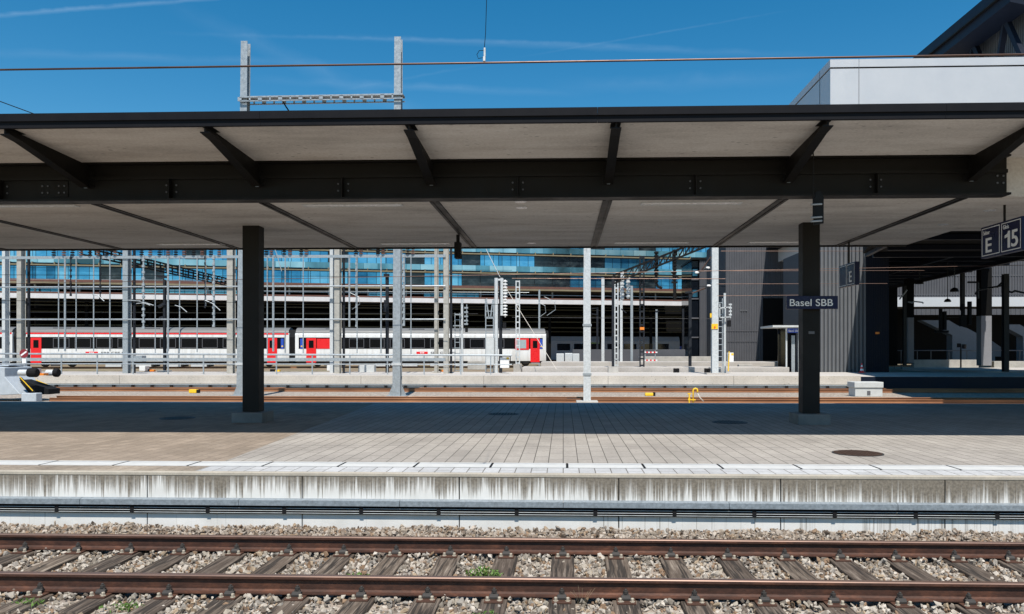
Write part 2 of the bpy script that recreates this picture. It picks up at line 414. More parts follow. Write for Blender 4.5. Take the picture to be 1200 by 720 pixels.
for i, (a, b, wd, amt, reach) in enumerate([((0,18),(225,0),.003,.2,.30), ((390,108),(575,74),.0022,.20,.13), ((640,62),(892,18),.0016,.22,.16),
        ((455,46),(900,63),.005,.09,.30), ((310,55),(440,112),.013,.17,.18), ((10,62),(300,72),.006,.10,.25), ((360,96),(620,108),.006,.20,.2), ((690,100),(900,92),.012,.22,.16), ((300,42),(700,52),.003,.08,.3)]):
    d1, d2 = skydir(*a), skydir(*b); nrm = d1.cross(d2).normalized(); mid = ((d1+d2)/2).normalized()
    def dot(vec):
        n = t.nodes.new('ShaderNodeVectorMath'); n.operation = 'DOT_PRODUCT'
        t.links.new(tc.outputs['Generated'], n.inputs[0]); n.inputs[1].default_value = vec; return n.outputs['Value']
    nz = t.nodes.new('ShaderNodeTexNoise'); nz.inputs['Scale'].default_value = 60 if wd < .005 else 26; nz.inputs['Detail'].default_value = 5
    t.links.new(tc.outputs['Generated'], nz.inputs['Vector'])
    dist = wm('ABSOLUTE', wm('ADD', dot(nrm), wm('MULTIPLY', wm('SUBTRACT', nz.outputs['Fac'], .5), wd*1.4)))
    core = wm('MAXIMUM', wm('SUBTRACT', 1., wm('DIVIDE', dist, wd)), 0.)
    ends = wm('MINIMUM', wm('MAXIMUM', wm('MULTIPLY', wm('SUBTRACT', dot(mid), math.cos(reach)), 18.), 0.), 1.)
    v = wm('MULTIPLY', wm('MULTIPLY', core, ends), wm('MULTIPLY', nz.outputs['Fac'], amt*1.7))
    total = v if total is None else wm('ADD', total, v)
mx = t.nodes.new('ShaderNodeMix'); mx.data_type = 'RGBA'
t.links.new(wm('MINIMUM', total, .8), mx.inputs[0]); t.links.new(hs.outputs[0], mx.inputs[6]); mx.inputs[7].default_value = (5.0, 6.6, 8.2, 1)
t.links.new(mx.outputs[2], bg.inputs['Color']); bg.inputs['Strength'].default_value = .098
sun = bpy.data.lights.new('sun', 'SUN'); sun.energy = 5.0; sun.angle = R(.5); sun.color = (1., .955, .88)
so = bpy.data.objects.new('sun', sun); COL.objects.link(so); so.rotation_euler = (-SUN).to_track_quat('-Z', 'Y').to_euler(); so.location = (0, -5, 20)
vs_ = sc.view_settings; vs_.view_transform = 'Standard'; vs_.look = 'None'; vs_.exposure = .36; vs_.gamma = 1.0

# ------------------------------------------------------------------ ground
RT = -.56                                        # rail top of the near track
struct(B(-900, 900, -30, 1500, -1.5, -1.02).build('ground', 'yard_ground', fix=True))
struct(B(-70, 70, 4.0, 9.5, -1.0, -.785).build('trackbed', 'ballast_far', fix=True))
struct(B(-120, 120, 22.85, 46.95, -1.0, -.73).build('yard_trackbed', 'ballast_far', fix=True))
struct(B(-260, 260, 57.05, 190, -1.0, -.22).build('yard_terrain', 'yard_ground', fix=True))

# near ballast: loose stones
def stones(n, xr, yr, lvl, smin, smax, skip):
    # a few dozen crushed-stone shapes (convex hulls), copied over the bed
    shapes = []
    for k in range(40):
        bm = bmesh.new()
        p = rng.normal(size=(int(rng.integers(8, 13)), 3)); p /= np.linalg.norm(p, axis=1)[:, None]; p *= rng.uniform(.8, 1.1, (len(p), 1))
        for q in p: bm.verts.new(q)
        bmesh.ops.convex_hull(bm, input=bm.verts); bmesh.ops.triangulate(bm, faces=bm.faces[:])
        for v in [v for v in bm.verts if not v.link_faces]: bm.verts.remove(v)
        bm.verts.index_update()
        shapes.append((np.array([v.co for v in bm.verts]), np.array([[v.index for v in f.verts] for f in bm.faces]))); bm.free()
    x = rng.uniform(*xr, n); y = rng.uniform(*yr, n); k = ~skip(x, y); x, y = x[k], y[k]; n = len(x)
    s = rng.uniform(smin, smax, n)*rng.choice([.75,1,1,1.25], n)
    z = lvl(x, y)+rng.uniform(-.045, .012, n)
    q = rng.normal(size=(n, 4)); q /= np.linalg.norm(q, axis=1)[:, None]; a, b, c, d = q.T
    rot = np.stack([np.stack([1-2*(c*c+d*d), 2*(b*c-a*d), 2*(b*d+a*c)], 1), np.stack([2*(b*c+a*d), 1-2*(b*b+d*d), 2*(c*d-a*b)], 1), np.stack([2*(b*d-a*c), 2*(c*d+a*b), 1-2*(b*b+c*c)], 1)], 1)
    sc3 = np.stack([s*rng.uniform(.8,1.4,n), s*rng.uniform(.7,1.1,n), s*rng.uniform(.5,.85,n)], 1)/2; ctr = np.stack([x, y, z], 1)
    kind = rng.integers(0, len(shapes), n); allv, allf, o_ = [], [], 0
    for k, (sv, sf) in enumerate(shapes):
        i = np.nonzero(kind == k)[0]
        v_ = np.einsum('nij,nkj->nki', rot[i], sv[None]*sc3[i][:, None, :])+ctr[i][:, None, :]
        allv.append(v_.reshape(-1, 3)); allf.append((sf[None]+(np.arange(len(i))*len(sv))[:, None, None]+o_).reshape(-1, 3)); o_ += len(i)*len(sv)
    vs, fi = np.concatenate(allv), np.concatenate(allf).reshape(-1)
    me = bpy.data.meshes.new('ballast'); nf = len(fi)//3
    me.vertices.add(len(vs)); me.vertices.foreach_set('co', vs.reshape(-1))
    me.loops.add(nf*3); me.loops.foreach_set('vertex_index', fi.astype(np.int32))
    me.polygons.add(nf); me.polygons.foreach_set('loop_start', np.arange(0, nf*3, 3, dtype=np.int32)); me.polygons.foreach_set('use_smooth', [False]*nf)
    me.materials.append(M['ballast_stone']); me.update(calc_edges=True); me.validate()
    o = bpy.data.objects.new('ballast', me); COL.objects.link(o); o['kind'] = 'stuff'; return o
YN, YF = 7.09, 8.59
SX0, SP = ax(657.5, 7.09), .6
sl_x = [SX0+SP*i+random.uniform(-.018, .018) for i in range(-13, 14)]
sl_arr = np.array(sl_x)
def lvl(x, y):
    z = np.full_like(x, -.765)
    z = np.where(y > YF+.05, -.745+np.clip((y-YF-.05)/.3, 0, 1)*.085+np.sin(x*3.1)*.012, z)
    z = np.where(y < YN-.05, -.765+np.sin(x*2.3+y*4)*.02, z)
    z = np.where((np.abs(y-YN) < .16) | (np.abs(y-YF) < .16), -.738, z)
    return z
def skip(x, y):
    d = np.abs(x[:, None]-sl_arr[None]).min(1)
    on_sl = (d < .135) & (y > 6.53) & (y < 9.13) & ~((y > 8.85)) & (rng.random(len(x)) > .035+.22*(y < 6.85))
    rail = (np.abs(y-YN) < .06) | (np.abs(y-YF) < .06)
    return on_sl | rail
stones(54000, (-8., 7.6), (5.9, 9.50), lvl, .034, .076, skip)

# ------------------------------------------------------------------ near track: rails and sleepers
def rail_profile(y, top):
    h = .16; p = [(-.036,0),(-.036,-.030),(-.030,-.040),(-.010,-.048),(-.008,-.128),(-.030,-.142),(-.070,-.150),(-.070,-.160)]
    out = [(y+a, top+b) for a, b in p]+[(y-a, top+b) for a, b in reversed(p)]
    out[0] = (y-.028, top); out.insert(1, (y-.036, top-.008)); out[-1] = (y+.028, top); out.insert(-1, (y+.036, top-.008))
    return out
for y, lb in ((YN, 'rusty brown steel rail, the one of the near track closer to the camera'), (YF, 'rusty brown steel rail of the near track on the platform side')):
    mb = MB(); mb.prism(rail_profile(y, RT)[::-1], 'x', -45, 45)
    n = len(rail_profile(y, RT)); mb.m = [0]*len(mb.m)
    for i, f in enumerate(mb.f):
        if len(f) == 4 and sum(mb.v[k][2] > RT-.012 for k in f) == 4: mb.m[i] = 1
    tag(mb.build('rail', ['rail_rust', 'rail_head'], smooth=False), lb, 'rail', 'rails of the near track')
def lathe_hex(mb, x, y, z, r, h): return mb.lathe((x, y, z), [(r*1.5, 0), (r*1.5, .004), (r, .006), (r, h), (r*.7, h+.004)], 6)
SZ = RT-.16-.018                                  # sleeper top
def make_sleeper():
    o = empty('wood_sleeper', (0, 7.84, SZ-.15), 'weathered brown wooden sleeper bolted under the two rusty rails', 'sleeper', 'wooden sleepers of the near track')
    P = Vector((0, 7.84, 0))
    MB().box(-.122, .122, 6.54, 9.14, SZ-.15, SZ).build('timber', 'sleeper_wood', o, bevel=.012)
    for y in (YN, YF):
        bp = MB().box(-.085, .085, y-.185, y+.185, SZ, SZ+.017).build('baseplate', 'rusty_steel', o, bevel=.004)
        for s in (-1, 1):
            m = MB(); yc = y+s*.078
            m.prism([(yc-s*.022, SZ+.028), (yc+s*.045, SZ+.017), (yc+s*.045, SZ+.040), (yc+s*.010, SZ+.058), (yc-s*.022, SZ+.048)], 'x', -.042, .042)
            m.box(-.027, .027, yc-.006, yc+.026, SZ+.050, SZ+.066)
            m.build('clip', 'bogie_iron', bp, bevel=.004)
            m = MB(); m.lathe((0, yc+.010, SZ+.064), [(.024,0),(.024,.026),(.013,.028),(.013,.040),(.009,.043)], 6); m.build('clip_bolt', 'bogie_iron', bp)
            for sx in (-1, 1):
                lathe_hex(MB(), sx*.054, y+s*.148, SZ+.017, .016, .030).build('screw', 'screw_pale', bp)
    return o
proto = make_sleeper(); index_kids()
for i, x in enumerate(sl_x):
    o = proto if i == 0 else copy_tree(proto)
    o.location.x = x; o.location.z += random.uniform(-.004, .0); o.rotation_euler.z = random.uniform(-.008, .008)
# weeds between the sleepers
def weed(px, py, Y, r, n, label, h=.07, mat='weed_green', name='weed'):
    c = at(px, py, Y); z0 = -.77; mb = MB()
    for k in range(n):
        a = random.uniform(0, 6.28); d = r*random.random()**.6; q = Vector((c.x+d*math.cos(a)*1.3, Y+d*math.sin(a)*.6, z0+random.uniform(.01, h*(1.15-d/r*.6))))
        u = Vector((random.uniform(-1,1), random.uniform(-1,1), random.uniform(-.1,1.3))).normalized()*random.uniform(.014,.036); v = u.cross(Vector((random.uniform(-1,1),random.uniform(-1,1),.6))).normalized()*random.uniform(.005,.011)
        mb.add([q-u, q+v, q+u, q-v], [(0,1,2,3)])
        if k % 5 == 0: mb.tube([(c.x+d*.5*math.cos(a), Y+d*.3*math.sin(a), z0-.02), q], .0015, 3)
    return tag(mb.build(name, mat), label, 'weed', 'weeds growing in the ballast')
weed(567, 668, 7.72, .15, 260, 'largest bright green weed tuft between two sleepers of the near track', .13)
weed(417, 665, 7.7, .13, 80, 'thin green weed lying across a sleeper left of the biggest tuft', .055)
weed(34, 706, 6.78, .12, 60, 'green weed in the ballast at the bottom left corner', .07)
weed(143, 712, 6.72, .16, 70, 'green weed in front of the near rail, second from the left', .06)
weed(570, 722, 6.62, .12, 60, 'few green leaves at the bottom edge below the largest tuft', .05)
weed(795, 720, 6.62, .10, 40, 'tiny scattered green leaves at the bottom edge right of centre', .04)
mb = MB(); c = at(682, 700, 6.86)
for k in range(7):
    a = random.uniform(-.5,.5); mb.tube([(c.x+a*.05, 6.86, -.78), (c.x+a*.2, 6.86+a*.04, -.66), (c.x+a*.38, 6.87, -.58+random.uniform(-.04,.03))], .0012, 3)
tag(mb.build('dry_grass', 'dry_stalk'), 'pale dry grass stalks standing in front of the near rail', 'grass')

# ------------------------------------------------------------------ near platform
EW, EF = 9.52, 22.8
XL, XR = -60, 60
bx = -4.62                                        # where brown paving changes to grey
wallp = MB()
joints = [ax(p, 9.52) for p in (172, 352, 537, 724, 915, 1108)]; j0 = joints[0]; step = (joints[-1]-joints[0])/5
js = [j0+step*i for i in range(-18, 28)]
for a, b in zip(js[:-1], js[1:]): wallp.box(a+.007, b-.007, EW+.012, EW+.2, -1.0, -.045)
wallp.cur = 1; wallp.box(js[0], js[-1], EW+.03, EW+.25, -1.0, -.05)
tag(wallp.build('platform_wall', ['stained_wall', 'black_rubber'], fix=True), 'pale concrete platform edge wall with brown drip stains above the near track', 'wall')
struct(B(XL, XR, EW+.006, EW+.10, -.045, 0).build('platform_coping', 'edge_concrete', fix=True, bevel=.008))
struct(B(XL, XR, EW+.2, EF, -1.0, -.012).build('platform_base', 'base_concrete', fix=True))
def pave(name, x0, x1, y0, y1, mat, z=0.): struct(B(x0, x1, y0, y1, -.03, z).build(name, mat, fix=True))
pave('paving', XL, bx, 10.02, 10.45-.0, 'paving_brown', -.001)
def skew(y): return bx-.27*(y-10.45)/3.82*1.0
def pave_poly(name, poly, mat, z=0.):
    struct(MB().prism(poly, 'z', -.03, z).build(name, mat, fix=True))
pave('platform_strip', XL, bx, EW+.103, 10.015, 'strip_brown'); pave('platform_strip', bx+.003, XR, EW+.103, 10.015, 'strip_grey')
for y0, y1 in ((10.45, 12.28), (12.305, 22.4)):
    pave_poly('paving', [(XL, y0), (skew(y0)-.003, y0), (skew(y1)-.003, y1), (XL, y1)], 'paving_brown')
    pave_poly('paving', [(skew(y0), y0), (XR, y0), (XR, y1), (skew(y1), y1)], 'paving_grey')
pave('platform_strip', XL, XR, 22.42, EF-.1, 'strip_grey')
pave('platform_coping', XL, XR, EF-.098, EF+.02, 'edge_concrete')
mb = MB(); x0 = ax(664.5, 10.2); 
for i in range(-30, 31): mb.box(x0+.994*i+.018, x0+.994*(i+1)-.014, 10.03, 10.43, 0.0, .006)
struct(mb.build('safety_line', 'line_white', fix=True))
mb = MB()
for i in range(-30, 31):
    mb.box(x0+.994*i-.014, x0+.994*i+.018, 10.03, 10.43, -.001, .003)
struct(mb.build('safety_line_joint', 'black_rubber', fix=True))
struct(B(XL, XR, EF-.2, EF-.02, -1.0, -.035).build('platform_back', 'plain_concrete', fix=True))
def manhole(px, py, Y, rx, ry, mat, label):
    c = at(px, py, Y); o = empty('manhole_cover', (c.x, Y, 0), label, 'manhole cover', 'manhole covers on the near platform')
    def ell(k, z0, z1):
        return MB().prism([(c.x+rx*k*math.cos(a), Y+ry*k*math.sin(a)) for a in np.linspace(0, 2*math.pi, 40)[:-1]], 'z', z0, z1)
    ell(1.0, -.02, .006).build('rim', 'iron_shade', o); mb = ell(.93, -.02, .010)
    for i in np.arange(-rx*.8, rx*.8, .07):
        for j in np.arange(-ry*.8, ry*.8, .07):
            if (i/rx)**2+(j/ry)**2 < .68: mb.box(c.x+i-.02, c.x+i+.02, Y+j-.012, Y+j+.012, .010, .014)
    mb.build('lid', mat, o)
manhole(1005, 530.5, 11.62, .36, .36, 'cast_iron', 'rusty brown round manhole cover lying in the sunlit paving at right')
manhole(855, 494.5, 16.6, .37, .4, 'iron_shade', 'dark manhole cover in the shade left of the right column')
manhole(208, 491.5, 17.2, .37, .4, 'iron_shade', 'dark manhole cover in the shade left of the left column')
manhole(590, 485.5, 18.6, .37, .35, 'iron_shade', 'dark manhole cover in the shade near the middle of the platform')

# cable tray along the wall
o = empty('cable_tray', (0, 9.45, -.5), 'galvanised cable tray with black slatted front running along the platform wall', 'cable tray')
cv = MB()
for a in np.arange(-44, 44, 2.0): cv.prism([(9.528, -.318), (9.528, -.331), (9.470, -.340), (9.468, -.398), (9.462, -.398), (9.463, -.333)], 'x', a+.003, a+1.997)
cv.build('cover', 'tray_zinc', o)
for z in (-.415, -.455, -.488): MB().tube([(-44, 9.516, z), (44, 9.516, z)], .013, 8).build('cable', 'cable_black', o)
B(-44, 44, 9.496, 9.500, -.508, -.345).build('slat_panel', 'cable_black', o)
for z in (-.432, -.462, -.490): B(-44, 44, 9.487, 9.4955, z-.005, z).build('wire', 'galvanised_bright', o)
xb = ax(605, 9.4)
for i in range(-12, 13):
    x = xb+.957*i
    br = MB().box(x-.024, x+.024, 9.482, 9.53, -.502, -.399); br.build('bracket', 'black_rubber', o)

# ------------------------------------------------------------------ platform canopy
RX = [.78+3.07*i for i in range(-9, 3)]          # rib positions along the platform
BY = 13.57                                        # main beam
FY = 11.42                                        # front edge
BE = ax(1184, 13.45)                                         # right end of the beam
can = empty('platform_canopy', (0, 16.3, 0), 'long concrete platform canopy with black steel beam, ribs and two black columns', 'canopy')
def zs(y): return 4.82+(BY-y)*.032                # near soffit
xl, xr = -40, 30
front = MB(); front.prism([(FY+.06, zs(FY)), (BY-.16, zs(BY-.16)), (BY-.16, 4.832), (13.695, 4.832), (13.695, 5.0), (FY+.06, 5.0)], 'x', xl, xr); front.build('near_slab', 'soffit_concrete', can)
B(xl, 8.6, 13.70, 19.86, 4.17, 4.99).build('far_slab', 'soffit_concrete', can)
B(8.603, xr, 13.70, 17.6, 4.17, 4.99).build('far_slab', 'soffit_concrete', can)
for a in range(-40, 30, 5):
    f_ = MB().box(a+5.5-4.996, a+5.5, FY-.03, FY+.05, 4.95, 5.065); f_.box(a+5.5-4.996, a+5.5, FY+.0, FY+.055, 4.855, 4.95)
    f_.build('fascia', 'fascia_metal', can)
B(xl, 8.6, 19.863, 19.90, 4.13, 5.02).build('back_fascia', 'black_steel', can)
# main I-beam
bm_ = MB(); bm_.box(-40, BE, BY-.012, BY+.012, 4.18, 4.80); bm_.box(-40, BE, BY-.15, BY+.15, 4.15, 4.185); bm_.box(-40, BE, BY-.15, BY+.15, 4.80, 4.83)
bm_.box(-40, BE, BY-.055, BY-.012, 4.54, 4.60)
beam = bm_.build('beam', 'black_steel', can)
for x in RX:
    for s, xx in ((0, x+1.5),):
        B(xx-.008, xx+.008, BY-.13, BY-.012, 4.186, 4.54).build('stiffener', 'black_steel', beam)
        mb = MB()
        for dx in (-.09, .09):
            for z in (4.32, 4.44): mb.lathe((xx+dx, BY-.014, z), [(.016, 0), (.016, -.016)], 6, 'y')
        mb.build('bolts', 'window_trim', beam)
mb = MB(); sx = ax(64, BY)
mb.box(sx-.26, sx+.26, BY-.026, BY-.013, 4.25, 4.53); mb.build('splice_plate', 'black_steel', beam)
mb = MB()
for dx in (-.2,-.1,.1,.2):
    for z in (4.32, 4.44): mb.lathe((sx+dx, BY-.027, z), [(.016,0),(.016,-.014)], 6, 'y')
for dx in (-.06,-.16):
    for z in (4.37, 4.49): mb.lathe((BE+dx, BY-.014, z), [(.018,0),(.018,-.014)], 6, 'y')
mb.build('bolts', 'window_trim', beam)
for i, x in enumerate(RX):
    if x > 7.2: continue
    r = MB()
    r.prism([(FY+.05, zs(FY)-.002), (BY-.016, 4.798), (BY-.016, 4.40), (BY-.1, 4.40), (FY+.35, zs(FY)-.13), (FY+.05, zs(FY)-.10)], 'x', x-.010, x+.010)
    r.add([(x+a, y, z) for y, z in ((FY+.05, zs(FY)-.10), (FY+.35, zs(FY)-.13), (BY-.1, 4.40)) for a in (-.075, .075)]+[(x+a, y, z-.014) for y, z in ((FY+.05, zs(FY)-.10), (FY+.35, zs(FY)-.13), (BY-.1, 4.40)) for a in (-.075, .075)],
          [(0,2,3,1),(2,4,5,3),(6,7,9,8),(8,9,11,10),(0,6,8,2),(2,8,10,4),(1,3,9,7),(3,5,11,9),(4,10,11,5),(0,1,7,6)])
    r.box(x-.075, x+.075, FY+.05, BY-.03, zs(FY)-.012, zs(FY)-.0005)
    rib = r.build('rib', 'black_steel', can)
    mb = MB()
    for s in (-1, 1):
        for z in (4.46, 4.56, 4.66): mb.lathe((x+s*.06, BY-.024, z), [(.015,0),(.015,-.014)], 6, 'y')
    mb.box(x-.07-.03, x+.1, BY-.024, BY-.0125, 4.41, 4.72)
    mb.build('end_plate', 'black_steel', rib)
    B(x-.028, x+.028, BY-.115, BY-.085, 4.385, 4.425).build('tie_bolt', 'galvanised', rib)
    fs_ = MB().box(x-.085, x-.032, 13.76, 19.86, 4.150, 4.168); fs_.box(x+.032, x+.085, 13.76, 19.86, 4.150, 4.168); fs_.box(x-.032, x+.032, 13.76, 19.86, 4.162, 4.168)
    fs_.build('soffit_rib', 'black_steel', can)
# faint panel joints in the near soffit
for x in RX:
    B(x+1.25, x+1.256, FY+.06, BY-.16, zs(FY)-.050, zs(FY)-.0485)
# columns
for px in (293.6, 950.8):
    x = ax(px, 16.3); c = MB()
    c.box(x-.175, x+.175, 16.30, 16.325, .22, 4.169); c.box(x-.175, x+.175, 16.575, 16.60, .22, 4.169); c.box(x-.175, x-.163, 16.325, 16.575, .22, 4.169); c.box(x+.163, x+.175, 16.325, 16.575, .22, 4.169)
    if px > 500: c.box(x-.172, x-.11, 16.285, 16.2995, 3.0, 4.12)
    co_ = c.build('column', 'black_steel', can, bevel=.003)
    B(x-.33, x+.33, 16.10, 16.75, -.005, .215).build('column_base', 'base_concrete', co_, bevel=.012)
    if px > 500: B(ax(951,16.29)-.06, ax(951,16.29)+.06, 16.287, 16.298, at(951,391.5,16.3).z, at(951,388.5,16.3).z).build('number_plate', 'window_trim', co_)
# recessed lights
def light(pxa, pxb, y0, y1):
    a, b = ax(pxa, y0), ax(pxb, y0)
    m = MB(); t_ = .035
    for q in ((a-t_, b+t_, y0-t_, y0), (a-t_, b+t_, y1, y1+t_), (a-t_, a, y0, y1), (b, b+t_, y0, y1)): m.box(*q, 4.152, 4.1685)
    f = m.build('light_frame', 'galvanised_bright', can)
    B(a, b, y0, y1, 4.158, 4.1682).build('diffuser', 'lamp_diffuser', f)
light(-20, 86, 13.86, 13.98); light(356, 468, 13.98, 14.14); light(754, 868, 14.02, 14.18)
light(184, 258, 18.95, 19.15); light(447, 525, 19.05, 19.25); light(722, 806, 19.1, 19.3); light(880, 960, 19.1, 19.3)
for px, py in ((610, 236.5), (611, 243.5), (623, 285), (1160, 250), (1105, 266)):
    Y = (4.165-1.5)*F/(PY-py); x = ax(px, Y)
    MB().lathe((x, Y, 4.158), [(.09,0),(.11,.004),(.11,.011)], 20).build('downlight', 'lamp_diffuser', can)

# things hanging under the canopy
def sign_box(name, X, y0, y1, z0, z1, label, texts, group, th=.11, rod=None):
    o = empty(name, (X, (y0+y1)/2, z0), label, 'sign', group)
    p = B(X, X+th, y0, y1, z0, z1).build('panel', 'navy_sign', o, bevel=.006)
    if rod: MB().tube([(X+th/2, rod, z1), (X+th/2, rod, 4.168)], .022, 8).build('hanger_rod', 'black_steel', o)
    return o
sb = sign_box('sector_sign', ax(1149.5, 15.2), 13.86, 15.2, 3.27, 3.86, 'dark blue hanging sign with white E and 15 at the right edge of the picture', None, 'hanging sector signs', rod=14.5)
def frame_on(o, X, ya, yb, za, zb, w=.014):
    m = MB()
    for q in ((ya, yb, za, za+w), (ya, yb, zb-w, zb), (ya, ya+w, za+w, zb-w), (yb-w, yb, za+w, zb-w)): m.box(X-.004, X-.0005, *q)
    return m.build('border', 'sign_white', o)
ux, uz = (0, -1, 0), (0, 0, 1)                    # reads from far to near when seen from the left
XS = ax(1149.5, 15.2)
frame_on(sb, XS, 14.56, 15.16, 3.305, 3.825); frame_on(sb, XS, 13.90, 14.50, 3.305, 3.825)
text_on(sb, 'letter', 'E', (XS, 15.02, 3.36), ux, uz, .27, .20, bold=.012)
text_on(sb, 'letter', 'Sektor', (XS, 15.10, 3.70), ux, uz, .075, .21)
text_on(sb, 'letter', '5', (XS, 14.18, 3.36), ux, uz, .30, .20, bold=.012)
MB().prism([(14.29,3.36),(14.225,3.36),(14.225,3.66),(14.275,3.66),(14.30,3.615),(14.385,3.59),(14.385,3.545),(14.29,3.56)], 'x', XS-.009, XS-.0005).build('letter', 'sign_white', sb)
text_on(sb, 'letter', 'Gleis', (XS, 14.44, 3.71), ux, uz, .075, .18)
X2 = ax(983, 19.7)
s2 = sign_box('sector_sign', X2, 18.62, 19.70, 3.07, 3.62, 'small glossy hanging sector sign reflecting sunlight, right of the right column', None, 'hanging sector signs', th=.10, rod=19.15)
frame_on(s2, X2, 18.66, 19.14, 3.10, 3.59, .012); frame_on(s2, X2, 19.18, 19.66, 3.10, 3.59, .012)
text_on(s2, 'letter', 'E', (X2, 18.98, 3.16), ux, uz, .26, .16, bold=.01)
xa, xb_ = ax(922, 16.12), ax(982, 16.12)
st = empty('station_sign', ((xa+xb_)/2, 16.2, 2.4), 'dark navy station name sign reading Basel SBB on the right column', 'sign')
za, zb = at(950, 362.3, 16.12).z, at(950, 347, 16.12).z
B(xa, xb_, 16.12, 16.20, za, zb).build('panel', 'navy_sign', st, bevel=.004)
B(ax(945,16.25)-.03, ax(945,16.25)+.03, 16.2, 16.269, za+.06, zb-.06).build('bracket', 'black_steel', st)
text_on(st, 'letter', 'Basel SBB', (ax(925.5, 16.12), 16.12, at(950, 358.9, 16.12).z), (1,0,0), (0,0,1), .143, ax(976, 16.12)-ax(925.5, 16.12), bold=.004)
# camera on a drop rod
c = at(536.5, 296, 17.6)
o = empty('camera_housing', (c.x, 17.6, 3.5), 'small black box hanging on a short rod from the soffit', 'camera')
B(c.x-.07, c.x+.07, 17.5, 17.75, at(0,305.5,17.6).z, at(0,287,17.6).z).build('housing', 'black_rubber', o, bevel=.012)
B(c.x+.0-.035, c.x+.035, 17.59, 17.66, at(0,287,17.6).z+.001, 4.149).build('drop_rod', 'black_rubber', o)
# equipment plate on a long rod (right)
c = at(953, 240, 12.75)
o = empty('hanging_equipment', (c.x+.06, 12.75, 3.6), 'black pointed steel plate with clamps hanging on a long thin rod above the station name', 'equipment')
MB().tube([(c.x, 12.75, at(0,262,12.75).z), (c.x, 12.75, 4.77)], .011, 8).build('rod', 'black_steel', o)
z0, z1 = at(0,269,12.75).z, at(0,229,12.75).z; xp = c.x+.10
MB().prism([(xp-.075, z0), (xp+.085, z0+.03), (xp+.085, z1-.12), (xp+.03, z1), (xp-.04, z1-.04), (xp-.075, z1-.16)], 'y', 12.80, 12.83).build('plate', 'black_steel', o, bevel=.002)
for z in (z0+.05, z0+.11, z0+.32): MB().tube([(c.x-.04, 12.735, z), (xp+.05, 12.79, z+.02)], .016, 8).build('clamp', 'galvanised', o)

# ------------------------------------------------------------------ contact wire over the near track
def wz(px, py, Y): return at(px, py, Y).z
o = empty('contact_wire', (0, 7.84, 4.4), 'brown contact wire stretched across the blue sky above the canopy', 'overhead wire')
zl, zr = at(0, 82, 7.84), at(1200, 64, 7.84); d = (zr-zl)
MB().tube([zl-d*6, zl, zl.lerp(zr,.5)-Vector((0,0,.004)), zr, zr+d*6], .0105, 8).build('wire', 'copper_wire', o)
c = at(567.5, 71, 7.84)
MB().tube([c+Vector((.0,0,.12)), at(569, 40, 7.84), at(571.5, -40, 7.84), at(576, -190, 7.84)], .0035, 6).build('dropper', 'cable_black', o)
cl = MB().box(c.x-.012, c.x+.012, 7.825, 7.855, c.z-.012, c.z+.035); cl.box(c.x-.006, c.x+.014, 7.83, 7.85, c.z+.035, c.z+.125); cl.build('clamp', 'galvanised_bright', o, bevel=.004)
MB().tube([c+Vector((-.0,0,.03)), c+Vector((-.06,0,.02)), c+Vector((-.075,0,.06)), c+Vector((-.05,0,.10)), c+Vector((.0,0,.10))], .003, 6).build('loop', 'cable_black', o)

# ------------------------------------------------------------------ far tracks
def far_rail(y, top, lb, g, x0=-110, x1=110, mat='far_rail'):
    tag(MB().prism(rail_profile(y, top)[::-1], 'x', x0, x1).build('rail', mat), lb, 'rail', g)
far_rail(33.9, RT, 'orange rusty rail of the nearer far track, its near rail', 'rails beyond the near platform', ax(60,34))
far_rail(35.4, RT, 'orange rusty rail of the nearer far track, its far rail', 'rails beyond the near platform', ax(60,35))
far_rail(42.6, RT, 'brown rail below the far platform wall, the near one of its track', 'rails beyond the near platform')
far_rail(44.1, RT, 'brown rail right at the foot of the far platform wall', 'rails beyond the near platform')
for y in (78.2, 79.7): pass
# platform two with its wall and railing
P2, P2B = 47.0, 57.0
struct(B(-120, 120, P2+.33, P2B, -1.0, -.004).build('platform_slab', 'yard_slab', fix=True))
w2 = MB()
PE = ax(1009, P2)
for a in np.arange(PE-127.5, PE-.1, 7.5): w2.box(a+.01, a+7.49, P2, P2+.3, -.48, 0.03)
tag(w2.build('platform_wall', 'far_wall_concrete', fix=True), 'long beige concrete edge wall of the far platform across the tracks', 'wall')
tag(B(PE+.02, 120, P2+.12, P2+.31, -1.0, -.02).build('shade_dark_wall', 'roof_navy', fix=True), 'wall continuing the far platform edge at right, coloured near-black to deepen its shade', 'wall')  # near-black colour stands for the deep shade under the bridge
o = empty('cable_tray', (0, 46.8, -.6), 'grey cable tray with dark gaps along the foot of the far platform wall', 'cable tray')
B(-120, PE, 46.72, 46.99, -.545, -.50).build('cover', 'galvanised', o); B(-120, PE, 46.84, 46.97, -.74, -.55).build('tray_body', 'galvanised', o)
for i in range(-60, 60): 
    if -30 < i and i*1.2 < PE-.2: B(i*1.2, i*1.2+.14, 46.70, 46.83, -.74, -.55).build('bracket', 'black_rubber', o)
